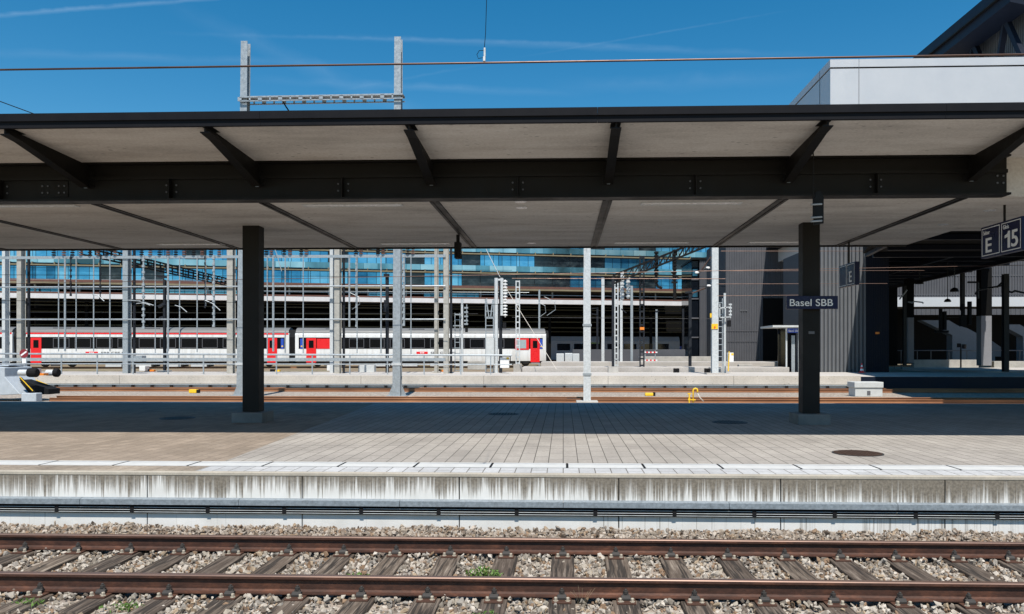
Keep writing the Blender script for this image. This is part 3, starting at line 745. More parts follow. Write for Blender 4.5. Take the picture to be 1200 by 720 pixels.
# guard rail on platform two
GY = 50.2
gr = empty('guard_rail', (ax(240,GY), GY, 0), 'long grey steel guard rail with three bars on the far platform', 'railing')
ga, gb = ax(-60, GY), ax(600, GY)
MB().tube([(ga, GY, at(0,414.6,GY).z), (gb, GY, at(590,416.6,GY).z)], .06, 8).build('top_bar', 'galvanised', gr)
B(ga, ax(522,GY), GY-.05, GY+.05, at(0,423.2,GY).z, at(0,419.6,GY).z).build('middle_bar', 'galvanised', gr)
MB().tube([(ga, GY, at(0,426.5,GY).z), (gb, GY, at(0,427,GY).z)], .035, 8).build('low_bar', 'galvanised', gr)
for px in (-10, 31, 72, 114, 156, 197, 238.5, 282, 324, 366, 410, 454, 497, 540, 575):
    x = ax(px, GY); B(x-.035, x+.035, GY-.035, GY+.035, -.004, at(0,415,GY).z-.02).build('post', 'galvanised', gr)

# switchgear gantry on platform two
G = 52.6
gan = empty('switchgear_gantry', (ax(270,G), G, 0), 'wide steel switchgear frame of posts and pipes with rows of insulators behind the left column', 'gantry')
def hpost(mb, x, y, w, z0, z1, d=None):
    d = d or w
    mb.box(x-w/2, x+w/2, y-d/2, y-d/2+.025, z0, z1); mb.box(x-w/2, x+w/2, y+d/2-.025, y+d/2, z0, z1); mb.box(x-.012, x+.012, y-d/2+.025, y+d/2-.025, z0, z1)
for px, wpx, mat, dy in ((25,7,'beige_steel',0), (149,8,'galvanised',0), (271,9,'beige_steel',0), (396,8,'beige_steel',0), (523,7,'beige_steel',0), (7,5,'galvanised_bright',1.6), (389.5,5,'galvanised_bright',1.6), (511.5,5,'beige_steel',1.6)):
    mb = MB(); hpost(mb, ax(px, G+dy), G+dy, wpx*G/F*.78, -.004, at(0, 270, G).z, .5); mb.build('post', mat, gan)
    if dy == 0: B(ax(px,G)+wpx*G/F*.46+.02, ax(px,G)+wpx*G/F*.46+.16, G+.3, G+.42, -.003, at(0,275,G).z).build('rear_post', 'dark_mast', gan)
xa, xb_ = ax(-40, G), ax(523, G)
B(xa, xb_, G-.33, G-.27, at(0,304.6,G).z, at(0,301.4,G).z).build('beam', 'galvanised', gan)
MB().tube([(xa, G-.35, at(0,337.3,G).z), (xb_, G-.35, at(0,337.3,G).z)], .05, 8).build('pipe', 'galvanised', gan)
MB().tube([(xa, G-.35, at(0,374.8,G).z), (xb_, G-.35, at(0,375.4,G).z)], .05, 8).build('pipe', 'galvanised', gan)
for px, w, y1 in ((70,.07,412),(77.5,.13,412),(90.5,.07,412),(111,.08,412),(130,.08,412),(183,.06,414),(198,.14,412),(211.5,.07,412),(232,.08,413),(242,.06,360),(252,.10,384),(314,.08,414),(321,.15,412),(335,.09,414),(356,.08,414),(410,.13,384),(419,.08,414),(447,.10,414),(474,.13,383),(482,.08,416)):
    mb = MB(); x = ax(px, G-.3); mb.tube([(x, G-.42, at(0,302,G).z), (x, G-.42, at(0,y1,G).z)], w/2, 6)
    mb.build('rod', 'galvanised', gan)
for px, y1, w_ in ((84.5,348,.10), (119,352,.10), (169.5,386,.17), (241.5,362,.08), (251.5,384,.15), (418,384,.08), (473.5,383,.14)):
    mb = MB(); x = ax(px, G-.3); z0, z1 = at(0,y1,G).z, at(0,301,G).z
    mb.box(x-w_*.28, x+w_*.28, G-.47, G-.43, z0, z1)
    for z in np.arange(z0, z1, .42): mb.box(x-w_*.55, x+w_*.55, G-.50, G-.40, z, z+.16)
    mb.build('insulator_string', 'galvanised' if y1 > 370 else 'dark_mast', gan)
k = 0
for px in (63, 75, 85, 95, 105.5, 115, 125, 135, 166, 176, 187, 197, 206, 216, 227, 237, 247, 257, 312, 318, 333, 340, 353, 359, 417, 423, 443, 449, 478, 484):
    x = ax(px, G-.3); k += 1; mb = MB(); z = at(0,301,G).z
    for j in range(5): mb.lathe((x, G-.3, z+.16*j), [(.07,0),(.15,.03),(.15,.07),(.07,.12)], 8)
    mb.build('insulator', 'black_rubber' if k % 2 else 'insulator_brown', gan)
for px, py, dx, dy in ((320,286,10,32), (108,345,14,8), (160,356,20,2), (150,352,26,6), (205,358,14,8), (240,352,18,12)):
    a, b = at(px, py, G-.6), at(px+dx, py+dy, G-.6)
    MB().tube([a, a.lerp(b,.5)+Vector((0,0,.12)), b], .03, 6).build('cable_tail', 'galvanised', gan)

# portal masts near the far track, reaching over the canopy
PM = 36.0
por = empty('portal_mast', (ax(375,PM), PM, -.7), 'tall grey portal of two steel masts joined by a lattice beam above the canopy', 'mast')
for px, pt, yt in ((283.5, 288, 50), (465.5, 467, 45)):
    a, b = at(px, 462, PM), at(pt, yt, PM); m = MB(); ww = .37
    for y0 in (PM-.19, PM+.165):
        m.add([(a.x-ww/2,y0,-.6),(a.x+ww/2,y0,-.6),(b.x+ww/2-.03,y0,b.z),(b.x-ww/2+.03,y0,b.z),(a.x-ww/2,y0+.025,-.6),(a.x+ww/2,y0+.025,-.6),(b.x+ww/2-.03,y0+.025,b.z),(b.x-ww/2+.03,y0+.025,b.z)],
              [(0,1,2,3),(7,6,5,4),(0,4,5,1),(1,5,6,2),(2,6,7,3),(3,7,4,0)])
    m.bar((a.x, PM, -.6), (b.x, PM, b.z-.3), .02, .33, up=(0,1,0))
    mast = m.build('mast', 'galvanised', por)
    f = MB(); f.box(a.x-.46, a.x+.46, PM-.3, PM+.3, -.60, -.55)
    for s in (-1, 1): f.prism([(a.x+s*.185, -.55), (a.x+s*.42, -.55), (a.x+s*.185, -.0)], 'y', PM-.02, PM+.02)
    f.build('foot_plate', 'galvanised', mast)
    B(a.x-.62, a.x+.62, PM-.55, PM+.5, -1.0, -.602).build('plinth', 'plain_concrete', mast, bevel=.02)
    B(a.x-.22, a.x+.22, PM-.215, PM-.19, at(0,428,PM).z, at(0,425,PM).z).build('clamp_band', 'galvanised_bright', mast)
a, b = at(281, 116.5, PM-.3), at(472, 113.0, PM-.3); lb_ = MB()
for dz, y in ((.09,-.0),(-.09,0),(.09,.5),(-.09,.5)): lb_.bar(a+Vector((0,y,dz)), b+Vector((0,y,dz)), .05, .05)
for i in range(16):
    p, q = a.lerp(b, i/16), a.lerp(b, (i+1)/16)
    for y in (0,.5): lb_.bar(p+Vector((0,y,.09)), p+Vector((0,y,-.09)), .07 if i % 2 else .18, .05)
lb_.bar(a+Vector((0,.25,.13)), b+Vector((0,.25,.13)), .5, .02); lb_.build('lattice_beam', 'galvanised', por)
MB().tube([at(332,120,PM), at(335,125,PM), at(341,134,PM)], .035, 6).build('stay', 'cable_black', por)

# single mast with tapered head
o = empty('catenary_mast', (ax(687.5,33), 33, -.7), 'pale galvanised mast with slanted head standing alone near the centre', 'mast', 'single steel masts in the yard')
Y = 33.; x0, x1 = ax(683.6,Y), ax(692.2,Y); zt = at(0,291,Y).z; zk = at(0,324,Y).z; m = MB()
m.prism([(x0,-.58),(x1,-.58),(x1-.01,zt),(x1-.13,zt),(x0+.0,zk)], 'y', Y-.15, Y-.12); m.box(x0+.02, x1, Y+.12, Y+.15, -.58, zt); m.box((x0+x1)/2-.012, (x0+x1)/2+.1, Y-.12, Y+.12, -.58, zt-.1)
m.build('mast', 'galvanised_bright', o)
B(x0-.30, x1+.30, Y-.5, Y+.45, -1.0, -.585).build('plinth', 'plain_concrete', o, bevel=.02)
for py in (382, 438): B(x0-.03, x1+.03, Y-.175, Y-.152, at(0,py+1.4,Y).z, at(0,py-1.2,Y).z).build('clamp_band', 'galvanised', o)
B(ax(690,Y)-.02, ax(690,Y)+.22, Y-.06, Y+.06, zt+.001, zt+.09).build('cap', 'white_paint', o)
# right mast with warning sign
Y = 51.5; x = ax(837.5,Y); zt = at(0,200,Y).z
o = empty('catenary_mast', (x, Y, 0), 'light grey mast with yellow warning plate and ladder signal beside it', 'mast', 'single steel masts in the yard')
m = MB(); hpost(m, x, Y, .42, .0, zt, .42); m.build('mast', 'galvanised_bright', o)
B(x-.6, x+.6, Y-.5, Y+.5, -.003, .09).build('plinth', 'low_wall_concrete', o)
pl = B(ax(833,Y), ax(840.5,Y), Y-.25, Y-.22, at(0,386.8,Y).z, at(0,381,Y).z).build('warning_plate', 'yellow_paint', o)
c = at(836.7, 384, Y); MB().prism([(c.x+.06,c.z+.13),(c.x-.09,c.z-.0),(c.x-.01,c.z+.0),(c.x-.06,c.z-.13),(c.x+.09,c.z+.03),(c.x+.0,c.z+.03)], 'y', Y-.256, Y-.2505).build('bolt_symbol', 'red_paint', pl)
B(ax(831.3,Y), ax(833.2,Y), Y-.24, Y-.215, at(0,373.8,Y).z, at(0,369,Y).z).build('small_plate', 'yellow_paint', o)
for (p1, p2, mt) in (((833,301),(821,318),'copper_wire'), ((833,313),(817,319.5),'dark_mast'), ((832,335),(826,338),'dark_mast'), ((826,338),(811,344),'copper_wire')):
    MB().tube([at(*p1, Y-.3), at(*p2, Y-.3)], .05, 6).build('arm', mt, o)
for px, py in ((817,319.5),(830,314),(831,335)):
    c = at(px, py, Y-.3); MB().lathe(c-Vector((.15,0,0)), [(.03,0),(.07,.05),(.07,.2),(.03,.28)], 8, 'x').build('insulator', 'insulator_white', o)
# ladder signal right of it
def ladder(mb, xa, xb, y, z0, z1, st=.42, w=.05):
    for x in (xa, xb): mb.box(x-w/2, x+w/2, y-w/2, y+w/2, z0, z1)
    for z in np.arange(z0+.3, z1, st): mb.box(xa+w/2, xb-w/2, y-w/2, y+w/2, z-.025, z+.025)
Y = 55.
o = empty('ladder_signal', (ax(849,Y), Y, 0), 'white signal mast with ladder and basket right of the yellow warning plate', 'signal', 'ladder signals in the yard')
m = MB(); x = ax(849.3,Y); m.tube([(x,Y,-.003),(x,Y,at(0,346,Y).z)], .09, 8); m.build('mast', 'galvanised_bright', o)
m = MB(); ladder(m, ax(841.5,Y), ax(846.5,Y), Y, -.003, at(0,352,Y).z); m.build('ladder', 'galvanised', o)
m = MB()
for py in (361, 372.5): m.bar(at(843,py,Y-.3), at(856,py-1,Y-.3), .06)
for px in (843.5, 850, 856): m.bar(at(px,356,Y-.3), at(px,373,Y-.3), .06)
for py in (357, 361, 365, 369): m.bar(at(854,py,Y-.3), at(857.5,py,Y-.3), .10)
m.build('basket', 'galvanised_bright', o)
B(ax(852.5,Y), ax(856,Y), Y-.2, Y+.1, at(0,384,Y).z, at(0,377,Y).z).build('signal_head', 'black_rubber', o)
o = empty('control_box', (ax(856.5,Y), Y, 0), 'white control box with small yellow sticker at the foot of the ladder signal', 'cabinet')
B(ax(853.2,Y-1), ax(859.8,Y-1), Y-1, Y-.6, at(0,424,Y-1).z, at(0,413.5,Y-1).z).build('box', 'white_paint', o, bevel=.02)
B(ax(857,Y-1.02), ax(859.6,Y-1.02), Y-1.01, Y-1.002, at(0,416.5,Y-1).z, at(0,414,Y-1).z).build('sticker', 'yellow_paint', o)
MB().tube([at(854.5,412,Y-1.1), at(854,424,Y-1.1), at(853.4,435.2,Y-1.1)], .04, 6).build('cable', 'yellow_paint', o)

# signal cluster, centre left
Y = 54.
o = empty('ladder_signal', (ax(581,Y), Y, 0), 'tall grey signal mast with ladder and ribbed arms left of the long pale mast', 'signal', 'ladder signals in the yard')
m = MB(); ladder(m, ax(569.3,Y), ax(578.3,Y), Y, -.003, at(0,352,Y).z, .5, .06); m.build('ladder', 'galvanised', o)
m = MB(); 
for a_, b_ in (((571,350),(568,352)), ((568.5,372),(579,372)), ((570,352),(573,372)), ((577.5,352),(575,372)), ((569,352),(569,372)), ((578.5,352),(578.5,372))): m.bar(at(*a_,Y), at(*b_,Y), .07)
m.build('basket', 'galvanised', o)
m = MB(); m.tube([(ax(581.5,Y),Y,-.003),(ax(581.5,Y),Y,at(0,328,Y).z)], .13, 10); m.tube([(ax(588,Y),Y,at(0,328,Y).z),(ax(588,Y),Y,at(0,371,Y).z)], .10, 10); m.bar(at(580.5,328,Y), at(590,328,Y), .12); m.build('mast', 'galvanised_bright', o)
m = MB(); hpost(m, ax(586.7,Y+.6), Y+.6, .22, -.003, at(0,330,Y).z); m.build('rear_mast', 'dark_mast', o)
m = MB()
for py in np.arange(331, 372, 3.6): m.lathe(at(592, py, Y), [(.05,0),(.16,.04),(.16,.09),(.05,.14)], 8)
m.tube([at(592,328,Y), at(592,372,Y)], .04, 6); m.build('insulator_stack', 'insulator_white', o)
B(ax(569.5,Y-.4), ax(579,Y-.4), Y-.5, Y-.2, at(0,427,Y).z, at(0,397,Y).z).build('cabinet', 'cabinet_grey', o, bevel=.02)
B(ax(589.5,Y), ax(593,Y), Y-.2, Y+.1, at(0,386,Y).z, at(0,379,Y).z).build('signal_head', 'black_rubber', o)
o = empty('control_box', (ax(592,53), 53, 0), 'cream control box with yellow sticker in a black frame beside the signal cluster', 'cabinet')
B(ax(586,53), ax(596.5,53), 53, 53.4, at(0,431,53).z, at(0,419,53).z).build('box', 'insulator_white', o, bevel=.02)
B(ax(593.5,53), ax(596.3,53), 52.98, 52.998, at(0,421,53).z, at(0,418.6,53).z).build('sticker', 'yellow_paint', o)
m = MB(); m.bar(at(585,417.5,52.9), at(598,417.5,52.9), .08); m.bar(at(598,417.5,52.9), at(598,427,52.9), .06); m.build('frame', 'black_steel', o)
Y = 58.
o = empty('ladder_signal', (ax(538,Y), Y, -.2), 'small ladder signal on a thin pole left of the signal cluster', 'signal', 'ladder signals in the yard')
m = MB(); ladder(m, ax(533.2,Y), ax(539,Y), Y, -.22, at(0,368,Y).z); m.build('ladder', 'galvanised', o)
MB().tube([(ax(541.5,Y),Y,-.22),(ax(541.5,Y),Y,at(0,352,Y).z)], .09, 8).build('mast', 'galvanised_bright', o)
m = MB(); m.bar(at(533,369,Y-.2), at(541,369,Y-.2), .07); m.bar(at(531,382,Y-.2), at(541,382,Y-.2), .07)
for py in (361,366,371,376,380): m.bar(at(544,py,Y-.2), at(548.5,py,Y-.2), .12)
m.bar(at(547,357,Y-.2), at(547,381,Y-.2), .06); m.build('basket', 'galvanised', o)
B(ax(545.6,Y), ax(548.4,Y), Y-.3, Y, at(0,390,Y).z, at(0,385.5,Y).z).build('signal_head', 'black_rubber', o)
# lattice mast
Y = 60.
o = empty('lattice_mast', (ax(606.7,Y), Y, -.2), 'slim pale lattice mast on a concrete block in front of the train end', 'mast', 'lattice masts in the yard')
m = MB(); xa, xb_ = ax(604.8,Y), ax(608.8,Y); z1 = at(0,331,Y).z
for x in (xa, xb_): m.box(x-.04, x+.04, Y-.04, Y+.04, -.1, z1)
for z in np.arange(.1, z1, .45): m.box(xa+.04, xb_-.04, Y-.03, Y+.03, z, z+.1)
m.build('mast', 'galvanised_bright', o); B(ax(602,Y), ax(611.5,Y), Y-.4, Y+.4, -.23, at(0,426.5,Y).z).build('plinth', 'low_wall_concrete', o)
tag(MB().tube([at(569.5,292,60), at(586,325,60)], .028, 6).build('guy_wire', 'galvanised_bright'), 'pale slanted wire above the signal cluster', 'wire', 'slanted guy wires')
tag(MB().tube([at(586,326,59.8), at(604,356,58), at(652,433,54)], .02, 6).build('guy_wire', 'rope_pale'), 'long pale guy wire slanting down past the red train door', 'wire', 'slanted guy wires')

# simple masts
def mast(px, Y, top, w, mat, label, z0=None, plinth=0, lat=False, head=None):
    x = ax(px, Y); zb = -.22 if Y > 57 else -.003
    o = empty('yard_mast', (x, Y, zb), label, 'mast', 'plain masts in the yard')
    zt = at(px, top, Y).z; m = MB(); zs_ = zb+plinth
    if lat:
        for s in (-1, 1): m.box(x+s*w/2-.05, x+s*w/2+.05, Y-.05, Y+.05, zs_, zt)
        for z in np.arange(zs_, zt-.1, .5): m.box(x-w/2+.05, x+w/2-.05, Y-.04, Y+.04, z, z+.12)
    else: hpost(m, x, Y, w, zs_, zt, w)
    m.build('pole', mat, o)
    if plinth: B(x-w*1.3-.12, x+w*1.3+.12, Y-.4, Y+.4, zb-.02, zs_+.001).build('plinth', 'plain_concrete', o)
    if head: 
        mm = MB()
        for q in head: mm.bar(at(*q[0], Y-.1), at(*q[1], Y-.1), q[2] if len(q) > 2 else .08)
        mm.build('arm', 'dark_mast', o)
    return o
mast(706.5, 75, 326, .28, 'galvanised_bright', 'plain pale round mast right of the slanted head mast', plinth=.3)
mast(700.0, 82, 362, .2, 'dark_mast', 'thin dark mast with short crossbars close to the pale mast', plinth=.3, head=[((693,362),(701,361)), ((693,368),(701,369),.1)])
mast(718.4, 56, 325, .18, 'dark_mast', 'black mast on a white plinth carrying the left end of the lattice boom', plinth=.42)
mast(722.3, 66, 330, .26, 'galvanised_bright', 'banded lattice mast directly behind the black boom mast', lat=True)
mast(728.0, 70, 323, .22, 'galvanised_bright', 'light mast with a small arm under the lattice boom, left of two', plinth=.2, head=[((728,338),(733,346)), ((728,362),(734,367))])
mast(740.2, 72, 335, .22, 'galvanised', 'light grey mast under the lattice boom, right of two', plinth=.2)
mast(752.3, 58, 300, .28, 'dark_mast', 'dark banded lattice mast with an orange plate under the boom', lat=True, plinth=.12)
o = bpy.data.objects.get('yard_mast.006')
if o: B(ax(749.8,57.8), ax(754.8,57.8), 57.7, 57.75, at(0,387.5,57.8).z, at(0,384.5,57.8).z).build('plate', 'orange_paint', o)
mast(769.3, 84, 363, .2, 'galvanised', 'thin grey mast with hooked top in front of the dark hall', plinth=.25, head=[((768,365),(772,365),.12)])
mast(800.5, 84, 362, .2, 'dark_mast', 'thin dark mast in the hall entrance near the grey tower', plinth=.25)
mast(808.6, 62, 342, .22, 'dark_mast', 'black mast on a white plinth left of the grey tower', plinth=.5, head=[((803,343),(812,342),.14), ((808,350),(812,345))])
mast(453.8, 55, 324, .2, 'dark_mast', 'black lamp post with square head left of the right portal mast', head=[((450,323),(456,323),.22), ((453,352),(452,366),.3)])
mast(193.0, 56, 328, .17, 'dark_mast', 'black post with short cantilever arm behind the guard rail', plinth=.12, head=[((184,324),(195,325),.16), ((186,360),(193,356),.2), ((187,373),(192,372),.16)])
mast(632.0, 92, 340, .2, 'galvanised', 'thin grey mast far behind the train end')
# dark / rung posts hanging under right boom
bo = empty('lattice_boom', tuple(at(722,325,56)), 'black lattice boom rising to the right behind the canopy edge with hanging droppers', 'boom')
a, b = at(719,328,56), at(885,262,58); m = MB()
off = [Vector((0,0,.35)), Vector((0,0,-.25)), Vector((0,.9,.35)), Vector((0,.9,-.25))]
for q in off: m.bar(a+q, b+q, .09)
for i in range(22):
    p, q = a.lerp(b, i/22), a.lerp(b, (i+1)/22)
    for y in (0,.9): m.bar(p+Vector((0,y,-.25)), q+Vector((0,y,.35)), .05); m.bar(p+Vector((0,y,-.25)), p+Vector((0,y,.35)), .05)
m.build('truss', 'black_steel', bo)
for px, y0, y1, hk in ((729,322,352,0),(736,328,350,0),(769,298,332,1),(790.5,296,330,2)):
    m = MB(); Y = 57
    m.tube([at(px,y0,Y), at(px,y1,Y)], .10, 6)
    for py in np.arange(y0, y1, 4.2): m.lathe(at(px,py,Y), [(.1,0),(.16,.05),(.16,.16),(.1,.2)], 8)
    if hk == 1: m.tube([at(769,332,Y), at(771,336,Y), at(776,338,Y)], .10, 6)
    if hk == 2: m.tube([at(790.5,330,Y), at(791,352,Y)], .12, 6); m.bar(at(787,319,Y), at(796,327,Y), .14); m.bar(at(787,331,Y), at(794,331,Y), .14)
    m.build('dropper', 'galvanised_bright' if hk == 0 else 'black_steel', bo)
# left boom, running away from the camera
lb2 = empty('lattice_boom', tuple(at(200,318,72)), 'black lattice boom running back towards the blue facade at left', 'boom')
a, b = at(96,294,61), at(290,337.5,97); m = MB()
for q in (Vector((0,0,.28)), Vector((0,0,-.3)), Vector((1.1,0,.28)), Vector((1.1,0,-.3))): m.bar(a+q, b+q, .13)
for i in range(30):
    p, q = a.lerp(b, i/30), a.lerp(b, (i+1)/30)
    for x in (0,1.1): m.bar(p+Vector((x,0,-.3)), p+Vector((x,0,.28)), .09)
m.build('truss', 'black_steel', lb2)
B(b.x, b.x+.3, b.y-.15, b.y+.15, -.22, b.z).build('leg', 'dark_mast', lb2)

# far overhead wires
def wire(p1, p2, Y, r, label, mat='copper_wire', sag=.0):
    a, b = at(*p1, Y), at(*p2, Y); mid = a.lerp(b, .5)-Vector((0,0,sag))
    tag(MB().tube([a, mid, b], r, 5).build('overhead_wire', mat), label, 'wire', 'overhead wires beyond the canopy')
wire((-60,334),(1200,311),34.6,.012,'lowest thin contact wire strung over the nearer far track')
wire((845,294.5),(1088,294.5),40,.013,'coppery wire crossing the grey corrugated walls, second from the top')
wire((845,317.8),(1085,317.2),40,.013,'coppery wire crossing the grey corrugated walls, third from the top')
wire((840,333),(1040,332.5),42,.013,'coppery wire crossing the grey corrugated walls, fourth from the top')
wire((1002,287.2),(1260,285.5),38,.013,'topmost pale wire under the dark bridge deck at right')
wire((840,347),(945,346),44,.013,'short low coppery wire ending at the right column')
wire((600,326.5),(850,327),48,.02,'thin wire crossing the blue windows left of the grey tower')
wire((-60,322),(600,325),50,.016,'thin dark wire across the left windows', 'cable_black')
wire((-60,352),(600,357),50,.014,'thin dark wire across the dark hall at left', 'cable_black')
wire((-30,108),(60,141),33,.02,'short dark wire slanting down at the top left behind the canopy', 'cable_black')
for p1, p2, Y in (((-60,313),(600,317),58),((-60,327),(300,329),62),((300,341),(620,343),62),((-60,358),(600,361),60),((-60,366),(560,368),64),((560,333),(850,336),60),((600,372),(850,374),64)):
    wire(p1, p2, Y, .014, 'thin wire strung across the yard before the blue facade and dark hall', 'dark_mast' if p1[1] > 365 else ('galvanised' if Y > 60 else 'cable_black'))
# looped wires
for cx, cy, r_, lb_ in ((636,362,9,'slack thin cable loop before the dark hall, left of two above the train end'),(647,358,10,'slack thin cable loop before the dark hall, right of two above the train end'),(418,352,9,'slack thin cable loop before the dark hall left of the black lamp post')):
    tag(MB().tube([at(cx-r_*.9,cy-r_,62), at(cx+r_*.3,cy-r_*.4,62), at(cx+r_*.4,cy+r_*.5,62), at(cx-r_*.6,cy+r_*1.2,62)], .02, 5).build('cable_loop', 'galvanised'), lb_, 'cable', 'slack cable loops')

# ------------------------------------------------------------------ passenger train
TA = R(8.5); TL = 26.1
def face_lines(mb): return mb
def coach(px, Y, label, x_off, red_line, doors, blue, red_panel, logo, windows):
    base = at(px, PY, Y); u = Vector((math.cos(TA), math.sin(TA), 0))
    loc = Vector((base.x, Y, -.05))+u*x_off
    o = empty('passenger_coach', tuple(loc), label, 'train coach', 'coaches of the white passenger train', TA)
    L = TL; yf = -1.41
    sec = [(-1.41,.55),(-1.41,3.22),(-1.36,3.40),(1.36,3.40),(1.41,3.22),(1.41,.55)]
    MB().prism(sec[::-1], 'x', .25, L-.25).build('body', 'coach_white', o, local=True)
    rf = [(-1.37,3.402)]+[(-1.37*math.cos(a), 3.402+.58*math.sin(a)) for a in np.linspace(.12, math.pi-.12, 11)]+[(1.37,3.402)]
    roof = MB().prism(rf[::-1], 'x', .3, L-.3).build('roof', 'coach_roof', o, local=True)
    m = MB()
    for x in (3.2, 11.6, 20.5): m.box(x, x+1.6, -1.02, -.4, 3.60, 3.90)
    m.build('roof_unit', 'window_trim', roof, local=True)
    B(.6, L-.6, yf-.012, yf-.001, 1.82, 2.96).build('window_band', 'coach_glass', o, local=True)
    if red_line: B(.3, L-.3, yf-.013, yf-.0005, 3.24, 3.385).build('stripe', 'red_paint', o, local=True)
    for x in windows:
        m = MB(); t_ = .05
        for q in ((x, x+1.5, 1.9, 1.9+t_), (x, x+1.5, 2.86-t_, 2.86), (x, x+t_, 1.9+t_, 2.86-t_), (x+1.5-t_, x+1.5, 1.9+t_, 2.86-t_)): m.box(q[0], q[1], yf-.022, yf-.0125, q[2], q[3])
        m.build('window_frame', 'window_trim', o, local=True)
    for x in doors:
        d_ = B(x, x+.98, yf-.045, yf-.014, .42, 2.90).build('door', 'red_paint', o, local=True)
        B(x+.25, x+.73, yf-.055, yf-.046, 1.9, 2.66).build('door_window', 'coach_glass', d_, local=True)
        MB().lathe((x+.49, yf-.056, 2.3), [(.2,0),(.2,-.008)], 10, 'y').build('door_reflection', 'pale_pane', d_, local=True) if False else None
        B(x+.05, x+.93, yf-.30, yf-.01, .28, .36).build('step', 'galvanised', o, local=True)
    for x in blue:
        m = B(x, x+.27, yf-.030, yf-.014, 1.82, 2.84); bp = m.build('class_panel', 'blue_paint', o, local=True)
        B(x+.06, x+.21, yf-.036, yf-.0305, 2.0, 2.14).build('mark', 'yellow_paint', bp, local=True)
    for x0_, x1_ in red_panel: B(x0_, x1_, yf-.030, yf-.014, 1.82, 2.84).build('red_panel', 'red_paint', o, local=True)
    if logo:
        lg = B(logo, logo+1.15, yf-.02, yf-.001, 1.28, 1.52).build('logo', 'red_paint', o, local=True)
        m = MB(); cx, cz = logo+.57, 1.40
        m.box(cx-.22, cx+.22, yf-.027, yf-.0205, cz-.02, cz+.02); m.box(cx-.02, cx+.02, yf-.027, yf-.0205, cz-.1, cz+.1)
        for s in (-1,1): m.prism([(cx+s*.12,cz+.09),(cx+s*.24,cz),(cx+s*.12,cz-.09)], 'y', yf-.034, yf-.0275)
        m.build('arrow_cross', 'white_paint', lg, local=True)
        text_on(o, 'lettering', 'SBB CFF FFS', (logo+1.45, yf-.006, 1.29), (1,0,0), (0,0,1), .22, 2.6, 'window_trim', bold=.01, local=True)
    B(.35, L-.35, -1.2, 1.2, .30, .55).build('underframe', 'bogie_iron', o, local=True)
    m = MB()
    for x in (8.2, 11.0, 13.8, 16.3): m.box(x, x+1.5, yf+.12, 1.2, .02, .30)
    m.build('equipment_box', 'cabinet_grey', o, local=True)
    for x in (3.6, L-3.6):
        bg_ = MB(); bg_.box(x-1.7, x+1.7, -1.22, -1.1, .38, .58); bg_.box(x-.5, x+.5, -1.3, -1.1, .1, .5)
        for dx in (-1.25, 1.25): bg_.box(x+dx-.28, x+dx+.28, -1.3, -1.12, .30, .62)
        b_ = bg_.build('bogie', 'bogie_iron', o, local=True)
        for dx in (-1.25, 1.25):
            MB().lathe((x+dx, -.76, .46), [(.2,-.06),(.44,-.05),(.44,.05),(.47,.06),(.47,.09)], 20, 'y').build('wheel', 'bogie_iron', b_, local=True)
    for x in (-.05, L-.28): MB().prism([(-.9,.6),(-1.2,3.0),(-.85,3.75),(.85,3.75),(1.2,3.0),(.9,.6)][::-1], 'x', x, x+.33).build('gangway', 'black_rubber', o, local=True)
    return o
wins = [2.75+2.05*i for i in range(11)]
coach(345.5, 79.3, 'white train coach behind the left column with red stripe under its grey roof', -TL-.05, True, (1.35, TL-2.4), (.65, TL-1.05), (), 6.4, [3.4+2.0*i for i in range(10)])
coach(345.5, 79.3, 'last white train coach with red door and red panel beside the dark hall', .05, False, (1.35, TL-1.9), (.75, TL-.9), ((2.4, 4.3),), 12.4, [5.6+2.05*i for i in range(8)])
coach(345.5, 79.3, 'white train coach cut by the left edge of the picture', -2*TL-.15, True, (1.35, TL-2.4), (), (), None, [3.4+2.0*i for i in range(10)])
last = bpy.data.objects.get('passenger_coach.001')
yf = -1.41; p_ = B(TL-3.5, TL-2.05, yf-.032, yf-.0135, 1.72, 2.92).build('red_panel', 'red_paint', last, local=True)
B(TL-3.3, TL-2.35, yf-.040, yf-.0325, 1.86, 2.76).build('window', 'pale_pane', p_, local=True)
# track under the train
for s, nm in ((-.75, 'near rail of the track under the white train'), (.75, 'far rail of the track under the white train')):
    c = at(345.5, PY, 79.3); u = Vector((math.cos(TA), math.sin(TA), 0)); n_ = Vector((-math.sin(TA), math.cos(TA), 0)); q = Vector((c.x, 79.3, -.13))+n_*s
    tag(MB().bar(q-u*120, q+u*120, .07, .16).build('rail', 'far_rail'), nm, 'rail', 'rails under the white train')
# grey train in the hall
base = at(646, PY, 118); o = empty('grey_coach', (base.x-14*math.cos(R(13)), 118-14*math.sin(R(13)), -.05), 'dark grey train coach standing in the shade of the hall', 'train coach', None, R(13))
MB().prism([(-1.41,.3),(-1.41,3.1),(-1.1,3.8),(1.1,3.8),(1.41,3.1),(1.41,.3)][::-1], 'x', 0, 34).build('body', 'grey_coach', o, local=True)
for i in range(7): B(14.6+2.6*i, 16.6+2.6*i, -1.43, -1.412, 1.7, 2.7).build('window', 'glass_dark', o, local=True)
B(19., 21.9, -1.425, -1.411, 2.72, 2.9).build('stripe', 'olive_band', o, local=True)
for i in range(4): B(1+7.*i, 6+7.*i, -1.1, 1.1, -.17, .29).build('bogie', 'bogie_iron', o, local=True)
o = empty('freight_container', (ax(768,124), 124, -.22), 'blue and red painted wagon side deep inside the dark hall', 'wagon')
c = at(757,410,124); B(c.x, c.x+3.0, 124, 126, .6, 2.5).build('red_end', 'dark_red', o); B(c.x+3.01, c.x+8.2, 124, 126, .6, 2.3).build('blue_side', 'blue_paint', o)
B(c.x-1, c.x+9, 124, 126.2, -.22, .59).build('chassis', 'bogie_iron', o)

